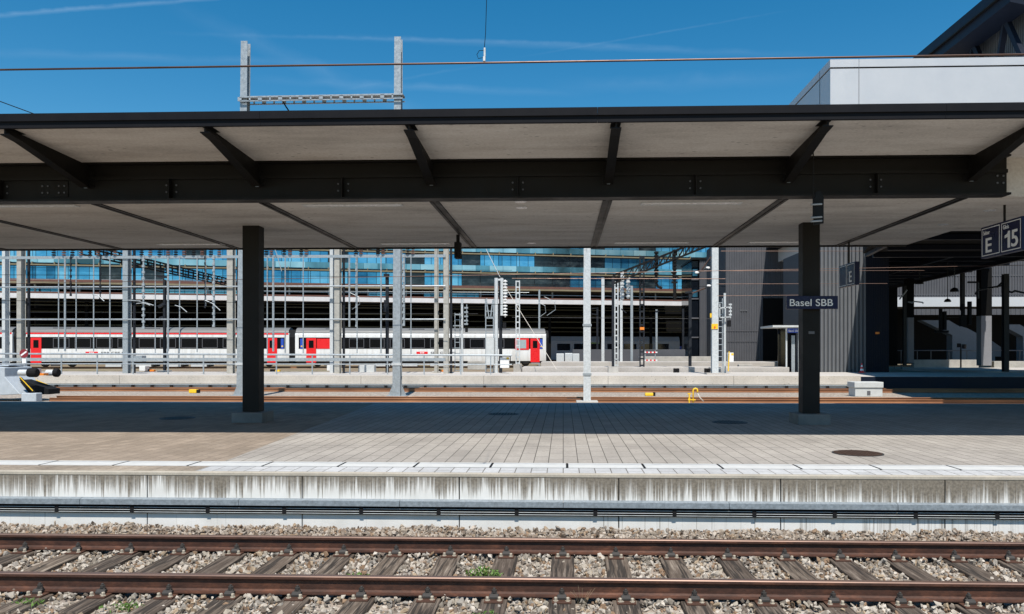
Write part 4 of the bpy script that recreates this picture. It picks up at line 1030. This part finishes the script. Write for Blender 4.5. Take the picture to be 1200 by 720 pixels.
# ------------------------------------------------------------------ glazed office building over the tracks
FA = R(13); FO = at(375, PY, 103.); FO = Vector((FO.x, 103., -.22))
fb = empty('office_building', tuple(FO), 'long office building with blue glass facade bridging the dark train hall', 'building', None, FA)
def flx(px):
    """local x on the facade line under a photo column"""
    xc = (px-PX)/F; dx, dy = -SA+xc*CA, CA+xc*SA; ux_, uy_ = math.cos(FA), math.sin(FA)
    det = dx*(-uy_)+dy*ux_; s = (FO.x*(-uy_)+FO.y*ux_)/det
    return ((s*dx-FO.x)*ux_+(s*dy-FO.y)*uy_)
XA, XB = flx(-70), flx(846)
o_z = .22
B(XA, XB, .35, 26, 10.2+o_z, 21+o_z).build('body', 'facade_core', fb, local=True)
nb = 40; wpan = (XB-XA)/nb
rows = ((10.62, 12.20), (12.62, 14.85), (15.25, 17.45))
def panel_px(i): return -70+916*((i+.5)/nb)
for r_, (z0, z1) in enumerate(rows):
    for i in range(nb):
        p = panel_px(i)
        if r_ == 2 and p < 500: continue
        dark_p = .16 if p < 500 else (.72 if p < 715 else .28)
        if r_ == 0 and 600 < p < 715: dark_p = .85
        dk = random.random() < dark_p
        x = XA+wpan*i; ti = random.uniform(-.012, .012); tz = random.uniform(-.006, .012)
        m = MB(); y0 = .06
        m.add([(x+.03,y0+ti,z0+o_z),(x+wpan-.03,y0-ti,z0+o_z),(x+wpan-.03,y0-ti+tz,z1+o_z),(x+.03,y0+ti+tz,z1+o_z),(x+.03,y0+.05,z0+o_z),(x+wpan-.03,y0+.05,z0+o_z),(x+wpan-.03,y0+.05,z1+o_z),(x+.03,y0+.05,z1+o_z)],
              [(0,1,2,3),(7,6,5,4),(0,4,5,1),(1,5,6,2),(2,6,7,3),(3,7,4,0)])
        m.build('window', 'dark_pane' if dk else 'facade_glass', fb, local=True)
for z0, z1 in ((12.66, 13.42), (15.29, 16.05)):
    B(XA, XB, -.10, -.06, z0+o_z, z1+o_z).build('balustrade', 'balustrade_glass', fb, local=True)
for z in (12.38, 15.02, 17.6):
    m = MB().box(XA, XB, -.35, .05, z-.10+o_z, z+.06+o_z)
    for i in range(0, nb): m.box(XA+wpan*i, XA+wpan*i+.12, -.36, -.12, z+.06+o_z, z+.34+o_z)
    m.build('ledge', 'facade_ochre', fb, local=True)
B(XA, XB, -.7, .34, 10.22+o_z, 10.55+o_z).build('base_band', 'facade_brown', fb, local=True)
B(XA, XB, -.76, .34, 9.98+o_z, 10.20+o_z).build('base_trim', 'facade_ochre', fb, local=True)
m = MB(); m.box(XA, XB, -.6, .3, 8.15+o_z, 8.75+o_z); m.build('lower_beam', 'silver_band', fb, local=True)
B(XA, XB, -.5, .0, 8.8+o_z, 8.98+o_z).build('lower_trim', 'facade_brown', fb, local=True)
m = MB()
for i in range(0, nb, 2): m.box(XA+wpan*i, XA+wpan*i+.2, .4, .6, 8.98+o_z, 9.98+o_z)
m.box(XA, XB, -.2, -.1, 9.35+o_z, 9.45+o_z); m.build('strut', 'galvanised', fb, local=True)
for a_, b_ in ((1,5),(8,14),(20,21),(23,26)): B(XA+wpan*a_, XA+wpan*b_, 1.2, 1.26, 9.0+o_z, 9.6+o_z).build('clerestory', 'facade_glass', fb, local=True)
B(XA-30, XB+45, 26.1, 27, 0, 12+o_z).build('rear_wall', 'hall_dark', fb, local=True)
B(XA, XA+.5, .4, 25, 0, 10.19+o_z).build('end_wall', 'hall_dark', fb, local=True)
for k, (y, z, hh) in enumerate(((2.0, 7.4, .12), (3.2, 6.6, .14), (4.4, 5.75, .14), (5.6, 4.95, .14), (3.6, 7.9, .1), (7, 4.4, .12))):
    B(XA, XB, y, y+.2, z+o_z, z+hh+o_z).build('purlin', 'hall_olive', fb, local=True)
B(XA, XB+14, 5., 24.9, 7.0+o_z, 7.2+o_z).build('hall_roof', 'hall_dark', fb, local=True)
for i in range(0, nb, 3):
    x = XA+wpan*i; B(x, x+.35, 2.5, 2.85, 0, 8.1+o_z).build('pillar', 'hall_dark', fb, local=True)
# low walls and slabs in the yard, centre to right
def low(name, pxa, pxb, Y, d, y0, y1, mat, label=None):
    m = B(ax(pxa,Y), ax(pxb,Y), Y, Y+d, -.3, at((pxa+pxb)/2, y0, Y).z)
    o = m.build(name, mat, bevel=.02)
    return tag(o, label, 'wall', 'low concrete walls in the yard')
low('low_wall', 612, 925, 57.2, 3.5, 430.5, 0, 'low_wall_concrete', 'low grey concrete ledge along the back of the far platform')
low('low_wall', 634, 1000, 66., 5., 424.5, 0, 'low_wall_concrete', 'second low concrete step further back under the masts')
low('low_wall', 671, 803, 80., .4, 409.8, 0, 'grey_cladding', 'grey parapet in front of the dark hall')
low('low_wall', 750, 850, 78., 1.5, 418., 0, 'plain_concrete', 'long white concrete kerb block in front of the hall parapet')
for px0, px1, t_, Y in ((652,661,414.5,76),(662,671,414,77),(671,679,414.6,76.5)):
    tag(B(ax(px0,Y), ax(px1,Y), Y, Y+1, -.22, at(0,t_,Y).z).build('concrete_block', 'galvanised_bright', bevel=.04), {652:'left white block beside the train end',662:'middle white block beside the train end',671:'right white block beside the train end'}[px0], 'block', 'white blocks beside the train end')
# red white barrier
o = empty('barrier', tuple(at(760,424,74)), 'red and white striped barrier boards in front of the dark hall', 'barrier')
for py in (413, 422):
    for i in range(7): B(ax(755+2.2*i,74), ax(757.2+2.2*i,74), 74, 74.05, at(0,py+.8,74).z, at(0,py-.7,74).z).build('board', 'red_paint' if i % 2 else 'white_paint', o)
for px in (756, 768): B(ax(px,74)-.04, ax(px,74)+.04, 74.06, 74.12, -.22, at(0,411,74).z).build('leg', 'galvanised', o)
# rubber wheel stops on the ledge
for px in (793, 829.5): 
    o = empty('rail_shoe', tuple(at(px,434,55.5)), 'black double box on the far platform '+('left of the warning mast' if px<800 else 'at the foot of the warning mast'), 'box', 'black boxes on the far platform')
    for s in (-1.8, 1.8): B(ax(px+s-1.4,55.5), ax(px+s+1.4,55.5), 55.5, 55.9, -.003, at(0,431.3,55.5).z).build('box', 'black_rubber', o, bevel=.03)

# ------------------------------------------------------------------ grey tower and corrugated walls, right
Y = 93.
tw = empty('stair_tower', (ax(830,Y), Y, -.2), 'grey corrugated stair tower with a dark glass side behind the warning mast', 'tower')
zt = at(0,308,Y).z; z0 = -.2
B(ax(820.5,Y), ax(842,Y), Y+.2, Y+9, z0, zt).build('core', 'facade_core', tw)
MB().corrugated((ax(820,Y),Y+.1,z0),(ax(842,Y),Y+.1,z0),(ax(842,Y),Y+.1,zt),(ax(820,Y),Y+.1,zt), 11, .07).build('cladding', 'grey_cladding', tw)
xg = ax(811.5,Y); B(xg, ax(819.8,Y), Y+.6, Y+8.5, z0, zt-.1).build('glass_side', 'glass_dark', tw)
for py in (330, 352, 374, 396): B(xg-.04, ax(819.8,Y)+.0, Y+.5, Y+.58, at(0,py+.7,Y).z, at(0,py-.7,Y).z).build('floor_band', 'window_trim', tw)
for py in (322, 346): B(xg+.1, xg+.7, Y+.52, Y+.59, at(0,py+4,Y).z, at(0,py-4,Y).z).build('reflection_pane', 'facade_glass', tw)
B(ax(811,Y), ax(843,Y), Y-.1, Y+9.1, zt+.01, zt+.25).build('coping', 'black_steel', tw)
lk = empty('glass_link', (ax(846,90), 90, -.2), 'narrow dark blue glass link between the tower and the corrugated wall', 'building')
B(ax(841.9,97), ax(856,97), 97, 100, -.2, at(0,240,97).z).build('glass', 'dark_pane', lk)
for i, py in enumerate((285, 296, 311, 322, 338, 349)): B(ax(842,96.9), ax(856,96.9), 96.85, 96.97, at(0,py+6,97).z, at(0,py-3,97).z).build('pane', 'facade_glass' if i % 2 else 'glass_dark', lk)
# corrugated wall A
Y = 75.; wa = empty('corrugated_hall', (ax(880,Y), Y, -.2), 'grey corrugated hall wall right of the warning mast, half in shade', 'building')
z0 = at(0,424,Y).z; zt = 12.5
xa, xb_ = ax(850.5,Y), ax(926,Y)
MB().corrugated((xa,Y,z0),(xb_,Y,z0),(xb_,Y,zt),(xa,Y,zt), 26, .06).build('cladding', 'grey_cladding', wa)
B(xa, xb_, Y+.1, Y+10, z0, zt-.05).build('core', 'facade_core', wa)
for py in (388.5, 400.5): B(xa, ax(889,Y), Y-.085, Y-.062, at(0,py+.3,Y).z, at(0,py-.3,Y).z).build('seam', 'window_trim', wa)
mb = MB()
for i in range(5): mb.box(ax(867+1.7*i,Y), ax(868.2+1.7*i,Y), Y-.09, Y-.062, at(0,366.3,Y).z, at(0,365,Y).z)
mb.build('small_lettering', 'pale_cladding', wa)
mb = MB(); 
xe = 19.35
mb.prism([(xe-.55, 66.), (30., 66.), (30., Y-.07), (xe, Y-.07)], 'z', 11.2, 11.8)
mb.build('unseen_shade_slab', 'navy_cladding', wa)  # slab added out of view to cast the slanted shade on the cladding
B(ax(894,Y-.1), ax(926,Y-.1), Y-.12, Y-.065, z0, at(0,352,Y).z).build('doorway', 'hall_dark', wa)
# low wall and bench in front
tag(B(ax(866,62), ax(882,62), 62, 62.6, -.22, at(0,427,62).z).build('concrete_bench', 'plain_concrete', bevel=.03), 'white concrete block in front of the grey corrugated hall', 'bench')
tag(B(ax(898,60), ax(917,60), 60, 62, -.22, at(0,430,60).z).build('concrete_bench', 'plain_concrete', bevel=.03), 'white concrete slab left of the glass shelter', 'bench')
# glass shelter
Y = 58.; sh = empty('glass_shelter', (ax(930,Y), Y, 0), 'small glass shelter with flat roof and blue lettered band behind the right column', 'shelter')
B(ax(903,Y), ax(958,Y), Y-.6, Y+3, at(0,385,Y).z, at(0,382.8,Y).z).build('roof', 'cabinet_grey', sh)
for px in (921.5, 936, 945): B(ax(px,Y)-.05, ax(px,Y)+.05, Y-.05, Y+.05, -.22, at(0,385,Y).z).build('post', 'galvanised_bright', sh)
B(ax(922.5,Y), ax(935.5,Y), Y-.02, Y+.02, at(0,391,Y).z, at(0,386,Y).z).build('name_band', 'blue_paint', sh)
B(ax(922.5,Y), ax(944.5,Y), Y+2.5, Y+2.55, -.22, at(0,386,Y).z).build('pane', 'glass_dark', sh)
text_on(sh, 'lettering', 'Basel SBB', (ax(924,Y), Y-.02, at(0,390,Y).z), (1,0,0), (0,0,1), .16, .75)
B(ax(928,Y), ax(932,Y), Y+.1, Y+.16, -.22, at(0,394,Y).z).build('door_frame', 'galvanised', sh)
# corrugated block B
Y = 57.2; wb = empty('corrugated_block', (ax(1000,Y), Y, 0), 'pale corrugated block with slanted shadow and a dark navy end, right of the column', 'building')
z0 = -.15; zt = 9.15; xa, xm, xb_ = ax(954,Y), ax(1014,Y), ax(1041,Y)
MB().corrugated((xa,Y,z0),(xm,Y,z0),(xm,Y,zt),(xa,Y,zt), 13, .16).build('cladding', 'pale_cladding', wb)
B(xm+.01, xb_, Y-.12, Y+.1, z0, zt).build('dark_panel', 'navy_cladding', wb)
B(xa+.02, xb_-.02, Y+.105, Y+8, z0, zt-.02).build('core', 'facade_core', wb)
mb = MB()
for i in range(10): mb.box(xm+.12+.165*i, xm+.14+.165*i, Y-.135, Y-.121, z0, zt)
mb.build('seam', 'navy_cladding', wb)
B(ax(1025,Y), ax(1029.5,Y), Y-.17, Y-.136, at(0,392.6,Y).z, at(0,390.3,Y).z).build('small_sign', 'orange_paint', wb)
# traffic cone
c = at(1010, 438, 55.); cn = empty('traffic_cone', (c.x, 55, 0), 'red and white traffic cone at the foot of the dark navy wall', 'cone')
B(c.x-.2, c.x+.2, 54.8, 55.2, -.003, .03).build('base', 'red_paint', cn)
for k in range(5):
    r0, r1 = .15-.026*k, .15-.026*(k+1); MB().lathe((c.x, 55, .031+.13*k), [(r0,0),(r1,.129)], 14).build('band', 'red_paint' if k % 2 == 0 else 'white_paint', cn)
# bridge deck passing overhead
dk = empty('footbridge_deck', (27, 60, 9.2), 'wide black footbridge deck with cross beams overhead at right', 'bridge')
E = lambda y: 16+.18*(y-25)+.0
def deck_poly(): return [(E(28.2)+.2, 28.2), (60, 28.2), (60, 52.5), (36.2, 57), (37.6, 92), (28.3, 92)]
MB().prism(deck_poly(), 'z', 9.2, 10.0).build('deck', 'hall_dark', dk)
for y in np.arange(31, 92, 3.):
    MB().bar((E(y)+.4, y, 8.98), (37.5 if y > 58 else 59, y, 8.98), .3, .42).build('cross_beam', 'navy_cladding', dk)
for x in (24., 30., 36.): MB().bar((x-2.5, 40, 8.6), (x+.5, 90, 8.6), .35, .34).build('girder', 'navy_cladding', dk)
B(E(29.)+1.2, E(29.)+1.7, 57.5, 58.3, 0, 8.9)
lr = empty('added_shade_roof', (18, 22, 4.7), 'low dark roof added between the concrete canopy and the bridge to shade the right side', 'roof')  # roof added to keep sun off the right end of platform and tracks
MB().prism([(8.62, 17.66), (45, 17.66), (45, 26.), (9.85, 26.), (8.1, 19.93), (8.62, 19.93)], 'z', 4.72, 4.95).build('roof_sheet', 'hall_dark', lr)
for y in (19.6, 21.8, 24.0, 25.8): MB().bar((8.75+.147*(y-17.66)+.15, y, 4.64), (44.8, y, 4.64), .12, .15).build('cross_beam', 'navy_cladding', lr)
MB().bar((8.75, 17.9, 4.66), (9.93, 25.9, 4.66), .12, .11).build('edge_beam', 'navy_cladding', lr)
# bright building beyond
Y = 104.; hb = empty('long_hall', (ax(1150,Y), Y, -.2), 'long grey corrugated hall with a white band far behind the bridge', 'building')
xa, xb_ = ax(1040,Y), ax(1420,Y)
zb0, zb1, zb2 = at(0,362,Y).z, at(0,351.5,Y).z, at(0,322,Y).z
MB().corrugated((xa,Y,zb1),(xb_,Y,zb1),(xb_,Y,zb2+4),(xa,Y,zb2+4), 120, .07).build('cladding', 'grey_cladding', hb)
B(xa, xb_, Y-.5, Y+.05, zb0, zb1).build('white_band', 'white_cladding', hb)
B(xa, xb_, Y+.1, Y+14, zb0+.02, zb2+3.9).build('core', 'facade_core', hb)
B(xa, xb_, Y+6, Y+6.3, -.2, zb0).build('rear_wall', 'hall_dark', hb)
for py in (327, 348): B(xa, xb_, Y-.10, Y-.075, at(0,py+.4,Y).z, at(0,py-.4,Y).z).build('seam', 'window_trim', hb)
MB().corrugated((ax(1066,101),101,at(0,371,101).z),(ax(1400,101),101,at(0,371,101).z),(ax(1400,101),101,at(0,364.5,101).z),(ax(1066,101),101,at(0,364.5,101).z), 60, .06).build('lower_cladding', 'grey_cladding', hb)
# stairs (concrete parapets)
Y = 82.
def stair(poly, Y, d, label):
    tag(MB().prism([(ax(px,Y), at(px,py,Y).z) for px, py in poly][::-1], 'y', Y, Y+d).build('stair_parapet', 'stair_concrete'), label, 'stairs', 'concrete stair parapets')
stair([(1116,424),(1116,393),(1080,375.5),(1112,375.5),(1122,381.5),(1134,385),(1148,392.5),(1148,424)], Y, 1.2, 'large grey concrete stair parapet between the black posts')
stair([(1152,422),(1152,398),(1160,398),(1173,407),(1173,418),(1166,418),(1166,424)], Y+2, 1.2, 'short grey stair parapet right of the half white pillar')
stair([(1199,424),(1199,394.5),(1183,386),(1183,380.5),(1195,380.5),(1212,390),(1260,390),(1260,424)], Y, 1.2, 'grey stair parapet at the right edge of the picture')
# station bench level and lit slab
struct(B(ax(1139,60), 90, 58.2, 72, -.22, .03).build('yard_slab', 'yard_slab', fix=True))
for pa, pb, py, lb in ((1071,1147,423.4,'long pale kerb in front of the large stair parapet'), (1165,1240,425,'pale kerb below the right stair parapet')):
    tag(B(ax(pa,76), ax(pb,76), 76, 76.6, -.22, at(0,py-2,76).z).build('kerb_block', 'plain_concrete', bevel=.02), lb, 'kerb', 'pale kerbs by the stairs')
o = empty('guard_rail', (ax(1110,78), 78, -.2), 'thin handrail in front of the concrete stairs', 'railing')
MB().tube([(ax(1040,78),78,at(0,411,78).z),(ax(1210,78),78,at(0,411,78).z)], .05, 6).build('top_bar', 'window_trim', o)
for px in (1048, 1056, 1075, 1091, 1112, 1133, 1176, 1195): B(ax(px,78)-.03, ax(px,78)+.03, 77.97, 78.03, -.22, at(0,411,78).z).build('post', 'window_trim', o)
# pillars and posts
def pillar(px, w, Y, top, bot, mat, label, light=None):
    x = ax(px, Y); hw = w*Y/F/2; o = empty('bridge_pillar', (x, Y, -.2), label, 'pillar', 'posts under the bridge')
    zt = at(0,top,Y).z; zb = at(0,bot,Y).z
    if light:
        zl = at(0,light,Y).z; B(x-hw, x+hw, Y, Y+.8, zb, zl).build('lower_shaft', 'stair_concrete', o, bevel=.02); B(x-hw*1.02, x+hw*1.02, Y-.01, Y+.8, zl+.002, zt).build('upper_shaft', mat, o)
    else:
        m = MB(); hpost(m, x, Y+.3, hw*2, zb, zt, hw*2); m.build('shaft', mat, o)
    return o
pillar(1067.5, 7, 72, 330, 425, 'hall_dark', 'pillar with pale concrete base beside the thin black post', 374)
pillar(1062, 3.6, 61, 338, 428, 'dark_mast', 'thin black post left of the pale based pillar')
pillar(1130, 4., 66, 324, 366, 'dark_mast', 'short hanging black post carrying signals')
pillar(1156, 12, 70, 318, 428, 'hall_dark', 'wide pillar black above and pale concrete below', 372)
pillar(1181, 5.6, 56, 325, 435, 'dark_mast', 'black post with cantilever arm at the right edge')
pillar(1046, 10, 76, 340, 428, 'hall_dark', 'dark pillar beside the navy block')
# cantilever arms on the right
o = empty('cantilever_arm', tuple(at(1160,335,58)), 'black jointed cantilever arms reaching left from the right post', 'catenary arm')
m = MB(); 
for a_, b_ in (((1180,334),(1146,340)), ((1180,326),(1168,337)), ((1146,340),(1143,345)), ((1180,341),(1186,343)), ((1186,343),(1189,341)), ((1189,341),(1200,343.5)), ((1146,331),(1146,350)), ((1134,331),(1147,331))): m.tube([at(*a_,57.), at(*b_,57.)], .07, 6)
m.build('arm', 'dark_mast', o)
o = empty('cantilever_arm', tuple(at(1058,350,60)), 'pale thin cantilever arm left of the lamps', 'catenary arm')
m = MB()
for a_, b_ in (((1063,340),(1054,351)), ((1064,354),(1069,355)), ((1069,355),(1071,353.5)), ((1071,353.5),(1081,354.5)), ((1081,354.5),(1082,356))): m.tube([at(*a_,60), at(*b_,60)], .05, 6)
m.build('arm', 'galvanised', o)
# hanging signals
o = empty('hanging_signal', tuple(at(1133,380,66)), 'cluster of black hanging signals silhouetted against the stairs', 'signal')
for pa, pb, t0, t1 in ((1102,1104.5,364,390),(1106.5,1109.5,367,388),(1126,1133,372,384),(1128,1131,359,372),(1135.5,1139,356,382),(1097,1112,388.5,391)):
    B(ax(pa,66), ax(pb,66), 66, 66.3, at(0,t1,66).z, at(0,t0,66).z).build('signal_head', 'black_rubber', o)
m = MB(); m.bar(at(1104,372,66.1), at(1140,372,66.1), .06); m.build('carrier', 'black_steel', o)
o = empty('signal_board', tuple(at(1127,415,74)), 'two small black boards on a thin pole in front of the stairs', 'sign')
for pa, pb, t0, t1 in ((1122,1126,403,407.5),(1128,1132.5,404,409)): B(ax(pa,74), ax(pb,74), 74, 74.1, at(0,t1,74).z, at(0,t0,74).z).build('board', 'black_rubber', o)
B(ax(1126.6,74)-.05, ax(1126.6,74)+.05, 74.05, 74.15, -.22, at(0,404,74).z).build('pole', 'black_steel', o)
# pendant lamps under the deck
for px, py, top, w, lb in ((1077.5,333,292,4.6,'pendant dome lamp left of the others, catching the light'), (1118.5,342,327,4.8,'upper black dome pendant lamp below the bridge'), (1110.5,354,322,3.8,'lower black dome pendant lamp against the white band')):
    Y = 64.; c = at(px, py, Y); r_ = w*Y/F; o = empty('pendant_lamp', tuple(c-Vector((0,0,.1))), lb, 'lamp', 'dome lamps under the bridge')
    MB().lathe(c, [(r_,0),(r_*.95,r_*.3),(r_*.7,r_*.75),(r_*.3,r_*.95),(r_*.1,r_*1.0)], 16).build('shade', 'black_steel', o, smooth=True)
    MB().tube([c+Vector((0,0,r_)), (c.x, c.y, 8.97)], .03, 6).build('cord', 'dark_mast', o)

# white clad box and upper roof, top right
Y = 60.5; x0 = ax(973, Y); zt = at(973,70,Y).z; zc = at(973,80,Y).z
bxo = empty('lift_house', (x0+8, Y, 9.5), 'large white panelled roof block above the canopy at top right', 'building')
B(x0, 37.5, Y, 77, 10.02, zc-.06).build('body', 'white_cladding', bxo)
B(x0+.06, 37.44, Y+.06, 76.9, zc-.06, zc+.06).build('shadow_gap', 'black_rubber', bxo)
B(x0-.02, 37.52, Y-.02, 77.02, zc+.06, zt).build('parapet', 'white_cladding', bxo)
for px in (1006.5,): B(ax(px,Y)-.015, ax(px,Y)+.015, Y-.024, Y-.0215, 10.1, zt).build('joint', 'window_trim', bxo)
B(x0-.024, x0-.0215, Y+2.4, Y+2.5, 10.1, zt).build('joint', 'window_trim', bxo)
ur = empty('upper_roof', (40, 75, zt), 'dark navy roof with raking struts and ribbed panels at the top right corner', 'roof')
XU, ZU = 34.55, CZ+28.2
Y1 = 62.
MB().prism([(XU, Y1), (52, Y1), (52, 84), (XU, 84)], 'z', ZU, ZU+.8).build('roof_slab', 'roof_navy', ur)
B(XU, XU+.25, Y1, 84, ZU-.12, ZU-.002).build('gutter', 'black_steel', ur)
MB().prism([(XU+.3, ZU-.9), (XU+2.0, ZU-1.3), (XU+2.0, ZU-.005), (XU+.3, ZU-.005)], 'y', Y1+.1, 84).build('eave', 'roof_navy', ur)
B(XU+3.0, 50, Y1+2, 75, zt+.01, ZU-.01).build('panels', 'polycarbonate', ur)
mb = MB()
for y in np.arange(Y1+2, 75, .28): mb.box(XU+2.94, XU+2.999, y, y+.1, zt+.02, ZU-.02)
mb.build('panel_rib', 'polycarbonate', ur)
for i, y in enumerate(np.arange(Y1+1, 71, 5.)):
    MB().bar((XU+2.2, y, zt+.01), (XU+1.9, y+2.4, ZU-1.1), .42).build('strut', 'roof_navy', ur); MB().bar((XU+2.2, y+4.8, zt+.01), (XU+1.9, y+2.6, ZU-1.1), .42).build('strut', 'roof_navy', ur)

# ------------------------------------------------------------------ small things on the far tracks
# buffer stop, left
Y = 34.6; bs = empty('buffer_stop', (ax(15,Y), Y, -.72), 'pale grey buffer stop with two black buffers and yellow edged braces at the left', 'buffer stop')
def pz(px, py, Yv=Y): q = at(px, py, Yv); return (q.x, q.z)
MB().prism([pz(-26,462),pz(22,462),pz(40,461),pz(22,441),pz(22,430.5),pz(2,429),pz(-6,430),pz(-10,445),pz(-26,446)][::-1], 'y', Y-.9, Y+.9).build('block', 'buffer_grey', bs, bevel=.03)
B(ax(2,Y), ax(21,Y), Y-.6, Y+.6, at(0,429,Y).z+.002, at(0,427.5,Y).z).build('cap', 'buffer_grey', bs)
for dy, px0 in ((-.8, 22.8), (.75, 55)):
    yb = Y+dy; c0 = at(px0, 437, yb); ln = .40 if dy < 0 else .34; hl = .40 if dy < 0 else .2
    bu = MB().lathe((c0.x, yb, c0.z), [(.14,0),(.14,ln),(.16,ln+.01),(.16,ln+.02)], 16, 'x').build('buffer', 'galvanised_bright', bs)
    MB().lathe((c0.x+ln+.025, yb, c0.z), [(.19,0),(.20,.04),(.20,hl-.04),(.17,hl)], 16, 'x').build('buffer_head', 'black_rubber', bu)
B(ax(40,Y), ax(46,Y), Y-.15, Y+.15, at(0,440,Y).z, at(0,432,Y).z).build('coupling', 'buffer_grey', bs)
B(ax(46,Y), ax(54,Y), Y-.16, Y+.16, at(0,440,Y).z, at(0,437.5,Y).z).build('orange_bar', 'orange_paint', bs)
for dy in (-.95, .95):
    a = at(24 if dy < 0 else 34, 443, Y+dy); b = at(39.5 if dy < 0 else 66, 459.5 if dy < 0 else 456, Y+dy)
    MB().bar(a, b, .1, .07).build('brace', 'black_rubber', bs); MB().bar(a+Vector((0,-.055,.05)), b+Vector((0,-.055,.05)), .02, .03).build('yellow_edge', 'yellow_paint', bs)
MB().prism([pz(28,445),pz(62,456),pz(62,462),pz(40,462)][::-1], 'y', Y-.3, Y+.5).build('wedge', 'black_rubber', bs)
B(ax(43,Y), ax(60,Y), Y-1.02, Y-.6, -.73, at(0,459.5,Y).z).build('rail_clamp', 'buffer_grey', bs, bevel=.03)
# round stop disc
c = at(28.2, 414.5, 45.5); ds = empty('stop_disc', (c.x, 45.5, -.7), 'dark red disc with white bar on a small white post behind the buffers', 'sign')
d_ = MB().lathe((c.x, 45.5, c.z), [(.26,0),(.26,-.03)], 24, 'y').build('disc', 'dark_red', ds)
MB().bar((c.x-.17, 45.465, c.z-.12), (c.x+.17, 45.465, c.z+.12), .012, .09, up=(0,0,1)).build('white_bar', 'sign_white', d_)
B(c.x-.04, c.x+.04, 45.51, 45.58, -.73, c.z+.1).build('post', 'galvanised_bright', ds)
B(c.x-.12, c.x+.12, 45.49, 45.505, c.z-.58, c.z-.3).build('small_plate', 'white_paint', ds)
# yellow boxes beside rails
for px, py, Y, lb in ((227,458,41.0,'yellow track box between the rails right of the left mast row'), (760.5,461,39.2,'yellow track box in front of the far platform, near the yellow pipe')):
    c = at(px, py, Y); o = empty('track_box', (c.x, Y, -.73), lb, 'box', 'yellow track boxes')
    B(c.x-.20, c.x+.20, Y-.15, Y+.15, -.72, at(0,py-1.9,Y).z).build('case', 'yellow_paint', o, bevel=.02)
    B(c.x+.21, c.x+.31, Y-.1, Y+.1, -.72, -.55).build('connector', 'black_rubber', o)
# yellow filling pipe
Y = 32.4; c = at(812.3, 470, Y); yp = empty('filling_post', (c.x, Y, -.73), 'bright yellow hooked pipe and stub with a white hose beside the far track', 'pipe')
z0 = -.73; zt = at(0,454.5,Y).z
MB().tube([(c.x,Y,z0),(c.x,Y,zt-.06),(c.x+.03,Y,zt-.01),(c.x+.09,Y,zt+.02),(c.x+.15,Y,zt-.0),(c.x+.18,Y,zt-.08),(c.x+.17,Y,zt-.16)], .034, 10).build('hook_pipe', 'yellow_paint', yp, smooth=True)
MB().tube([(c.x+.17,Y,zt-.165),(c.x+.26,Y-.03,zt-.35),(c.x+.42,Y-.06,zt-.52)], .022, 8).build('hose', 'rope_pale', yp, smooth=True)
m = MB(); m.tube([(c.x-.16,Y,z0),(c.x-.16,Y,zt-.22)], .03, 8); m.bar((c.x-.23,Y,zt-.20), (c.x-.09,Y,zt-.20), .05); m.bar((c.x-.21,Y,zt-.44), (c.x-.11,Y,zt-.44), .07); m.build('stub', 'yellow_paint', yp)
B(c.x-.1, c.x+.09, Y-.05, Y+.05, zt-.47, zt-.43).build('link', 'yellow_paint', yp)
# grey concrete cabinet at right
Y = 39.; xa, xb_ = ax(1001,Y), ax(1035,Y); cb = empty('trackside_cabinet', ((xa+xb_)/2, Y, -.73), 'weathered grey trackside cabinet with overhanging lid in front of the dark wall', 'cabinet')
B(xa+.05, xb_-.03, Y, Y+.9, -.73, at(0,453,Y).z).build('body', 'cabinet_grey', cb, bevel=.015); B(xa, xb_, Y-.05, Y+.95, at(0,453,Y).z+.002, at(0,446.5,Y).z).build('lid', 'cabinet_grey', cb, bevel=.02)
B(ax(1018,Y)-.08, ax(1018,Y)+.08, Y-.02, Y-.002, at(0,461,Y).z, at(0,456.5,Y).z).build('lock_plate', 'window_trim', cb)
# black brackets on rails
for px, py, Y, lb in ((672,466.5,35.2,'black rail clamp left of the lone pale mast'),):
    c = at(px, py, Y); tag(B(c.x-.3, c.x+.3, Y-.2, Y+.2, -.73, at(0,py-1,Y).z).build('rail_clamp', 'black_rubber', bevel=.03), lb, 'clamp')
# things along the guard rail
def cab(px0, px1, t0, t1, Y, mat, lb, cat='cabinet', name='yard_cabinet'):
    o = B(ax(px0,Y), ax(px1,Y), Y, Y+.6, at(0,t1,Y).z, at(0,t0,Y).z).build(name, mat, bevel=.02); return tag(o, lb, cat, 'boxes behind the guard rail')
cab(420, 438.5, 428, 437, 56., 'cabinet_grey', 'wide grey box behind the guard rail left of the right portal mast')
cab(383, 391, 428, 434.5, 59., 'insulator_white', 'small cream box at the foot of the gantry post pair')
cab(163, 170, 429, 434.8, 58., 'insulator_white', 'small cream box with orange parts behind the guard rail')
cab(506, 515, 435, 439, 54.5, 'plain_concrete', 'pale footing block under the gantry post right of the portal mast', 'block')
cab(548, 570, 423, 433, 62., 'plain_concrete', 'beige concrete plinth behind the signal ladder', 'block')
cab(153, 166, 417, 424, 51.5, 'galvanised', 'grey box hung on the guard rail at left')
for px, py, lb in ((175, 431, 'orange point motor lying left behind the guard rail'), (322, 432, 'black and yellow point machine right of the left column'), (515, 434, 'tiny orange fitting right of the portal mast')):
    c = at(px, py, 58.5); o = empty('point_machine', (c.x, 58.5, -.22), lb, 'machine', 'point machines')
    B(c.x-.35, c.x+.05, 58.4, 58.8, -.22, .15).build('motor', 'black_rubber', o, bevel=.04); B(c.x+.06, c.x+.40, 58.4, 58.7, -.2, .1).build('cover', 'orange_paint' if px != 322 else 'yellow_paint', o, bevel=.03)

sc.cycles.max_bounces = 6; sc.cycles.diffuse_bounces = 4; sc.cycles.glossy_bounces = 3
sc.cycles.use_denoising = True
